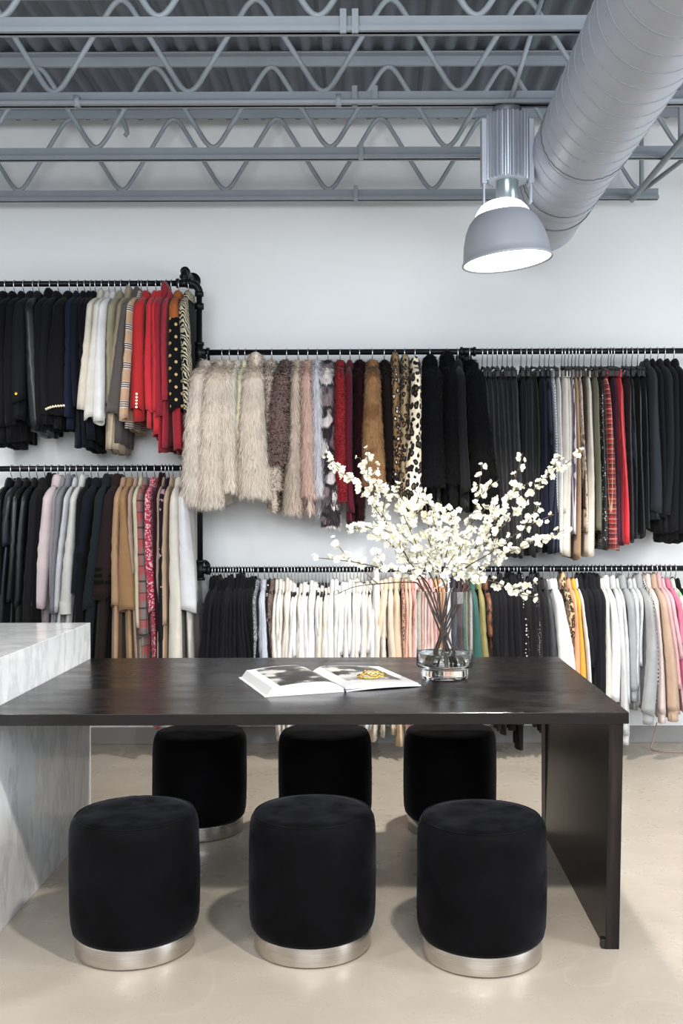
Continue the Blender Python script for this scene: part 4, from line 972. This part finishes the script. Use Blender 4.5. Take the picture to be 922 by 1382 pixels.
branch('white blossom branch drooping right over the vase rim', [(634, 782), (668, 786), (695, 800), (727, 808)], [D0-.02, D0-.03, D0-.04, D0-.05], (-0.06, -0.03), (0.092, -0.01), 0.8, twigs=2)
branch('bare thin branch with few blossoms pointing low to the left', [(552, 786), (510, 788), (478, 792), (452, 803)], [D0-.01, D0-.02, D0-.02, D0-.03], (0.06, -0.03), (-0.09, 0.0), 0.22, twigs=1)
branch('dense white blossom branch at the heart of the bunch', [(590, 770), (596, 748), (590, 725), (597, 700)], [D0-.09, D0-.14, D0-.18, D0-.19], (0.01, 0.065), (0.0, -0.08), 1.3, start=0.0)

# ------------------------------------------------------------------ open book and bangles
paper = plain('page_paper', 'd3d3d5', 0.45, var=0.01); cov = plain('book_cover', 'cfcfd1', 0.4)
m, nt, b = newmat('photo_print'); co = objco(nt); n = noise(nt, co, 9, 4, 0.55)
lk(nt, ramp(nt, n, [(0.44, lin('1f1f20')), (0.52, lin('4a4949')), (0.58, lin('b5b4b2'))]), b.inputs['Base Color']); b.inputs['Roughness'].default_value = 0.35; photo = m
BP = Vector((-0.1755, 3.715, 0.75)); BR = 0.345
t = thing('open_book', 'large open photo book lying on the black table', 'book', BP); t.rotation_euler = (0, 0, BR)
def sheet(fx, v0, v1, th0, u0=0.0, u1=1.0, n=24, dzz=0.0):
    P = np.zeros((n, 2, 3))
    for i in range(n):
        u = u0+(u1-u0)*i/(n-1); x, z = fx(u)
        P[i, 0] = (x, v0, z+dzz); P[i, 1] = (x, v1, z+dzz)
    return P
hl = 0.206
lf = lambda u: (-0.004-0.258*u, 0.012+0.022*(1-(1-min(1, u*4))**2)+0.007*math.sin(PI*min(1, u*1.05)) - 0.004*u)
rf = lambda u: (0.004+0.276*u, 0.012+0.018*(1-(1-min(1, u*6))**2)+0.003*math.sin(PI*u)-0.016*u)
def block(fx, zb0, zb1, name):
    q = MB(); n = 26; rows = []
    for v in (-hl, hl):
        top = [(fx(i/(n-1))[0], v, fx(i/(n-1))[1]) for i in range(n)]
        bot = [(fx(i/(n-1))[0]*(1.075 if name == 'L' else 1.01), v, zb0+(zb1-zb0)*i/(n-1)) for i in range(n)]
        rows.append((top, bot))
    P = np.array([rows[0][1], rows[0][0], rows[1][0], rows[1][1], rows[0][1]])
    q.grid(P); o = len(q.v)
    last = [len(P[0])*k+n-1 for k in range(4)]; q.f.append(tuple(last)); q.m.append(0)
    last = [len(P[0])*k for k in range(4)]; q.f.append(tuple(last[::-1])); q.m.append(0)
    return flat_smooth(q.build('page_block', paper, t), 40)
block(lf, 0.0045, 0.0045, 'L'); block(rf, 0.008, 0.0095, 'R')
q = MB().box(-0.292, -0.004, -hl-0.006, hl+0.006, 0.0, 0.004, 0.001); q.build('cover', cov, t, smooth=False)
q = MB(); n = 12
P = np.array([[(0.004+0.285*i/(n-1), v, z+0.004*math.sin(PI*i/(n-1))+0.003*i/(n-1)) for i in range(n)] for v, z in ((-hl-0.006, 0.0), (hl+0.006, 0.0), (hl+0.006, 0.004), (-hl-0.006, 0.004), (-hl-0.006, 0.0))])
q.grid(P); q.build('cover', cov, t, smooth=False)
MB().grid(sheet(lf, -hl+0.014, hl-0.012, 0, 0.06, 0.88, dzz=0.0009)).build('photo', photo, t)
MB().grid(sheet(rf, -hl+0.06, hl-0.012, 0, 0.10, 0.85, dzz=0.0009)).build('photo', photo, t)
bx = W(500, 914, 3.62)
for i, (dx, dy, dz_, tl_) in enumerate(((-0.008, 0.0, 0.0, 0.0), (0.012, 0.018, 0.006, 0.12))):
    q = MB(); n_ = 60
    pts = [(0.041*math.cos(2*PI*k/n_), 0.041*math.sin(2*PI*k/n_), 0.0012*math.sin(2*PI*k*15/n_)) for k in range(n_+1)]
    q.tube(pts, [0.0034+0.0012*math.sin(2*PI*k*15/n_) for k in range(n_+1)], 8, caps=False)
    ob = q.build('bangle', gold, loc=(-0.012+dx, 3.645+dy, 0.785+dz_)); ob.rotation_euler = (tl_*0.3, tl_+0.0, 0)
    tag(ob, ('gold bangle lying flat on the right page of the book', 'gold bangle tilted on top of the other bangle')[i], 'bracelet')
# ------------------------------------------------------------------ cord on the floor
q = MB().tube(cr([Vector(p) for p in ((1.66, 5.86, 0.14), (1.62, 5.80, 0.05), (1.60, 5.77, 0.008), (1.64, 5.72, 0.006), (1.70, 5.70, 0.006), (1.80, 5.70, 0.006), (1.95, 5.74, 0.006))], 8), 0.0035, 6)
tag(q.build('floor_cord', plain('cord_pink', 'a58a84', 0.7)), 'thin pinkish cord looping on the floor under the beige sweatshirts', 'cord')
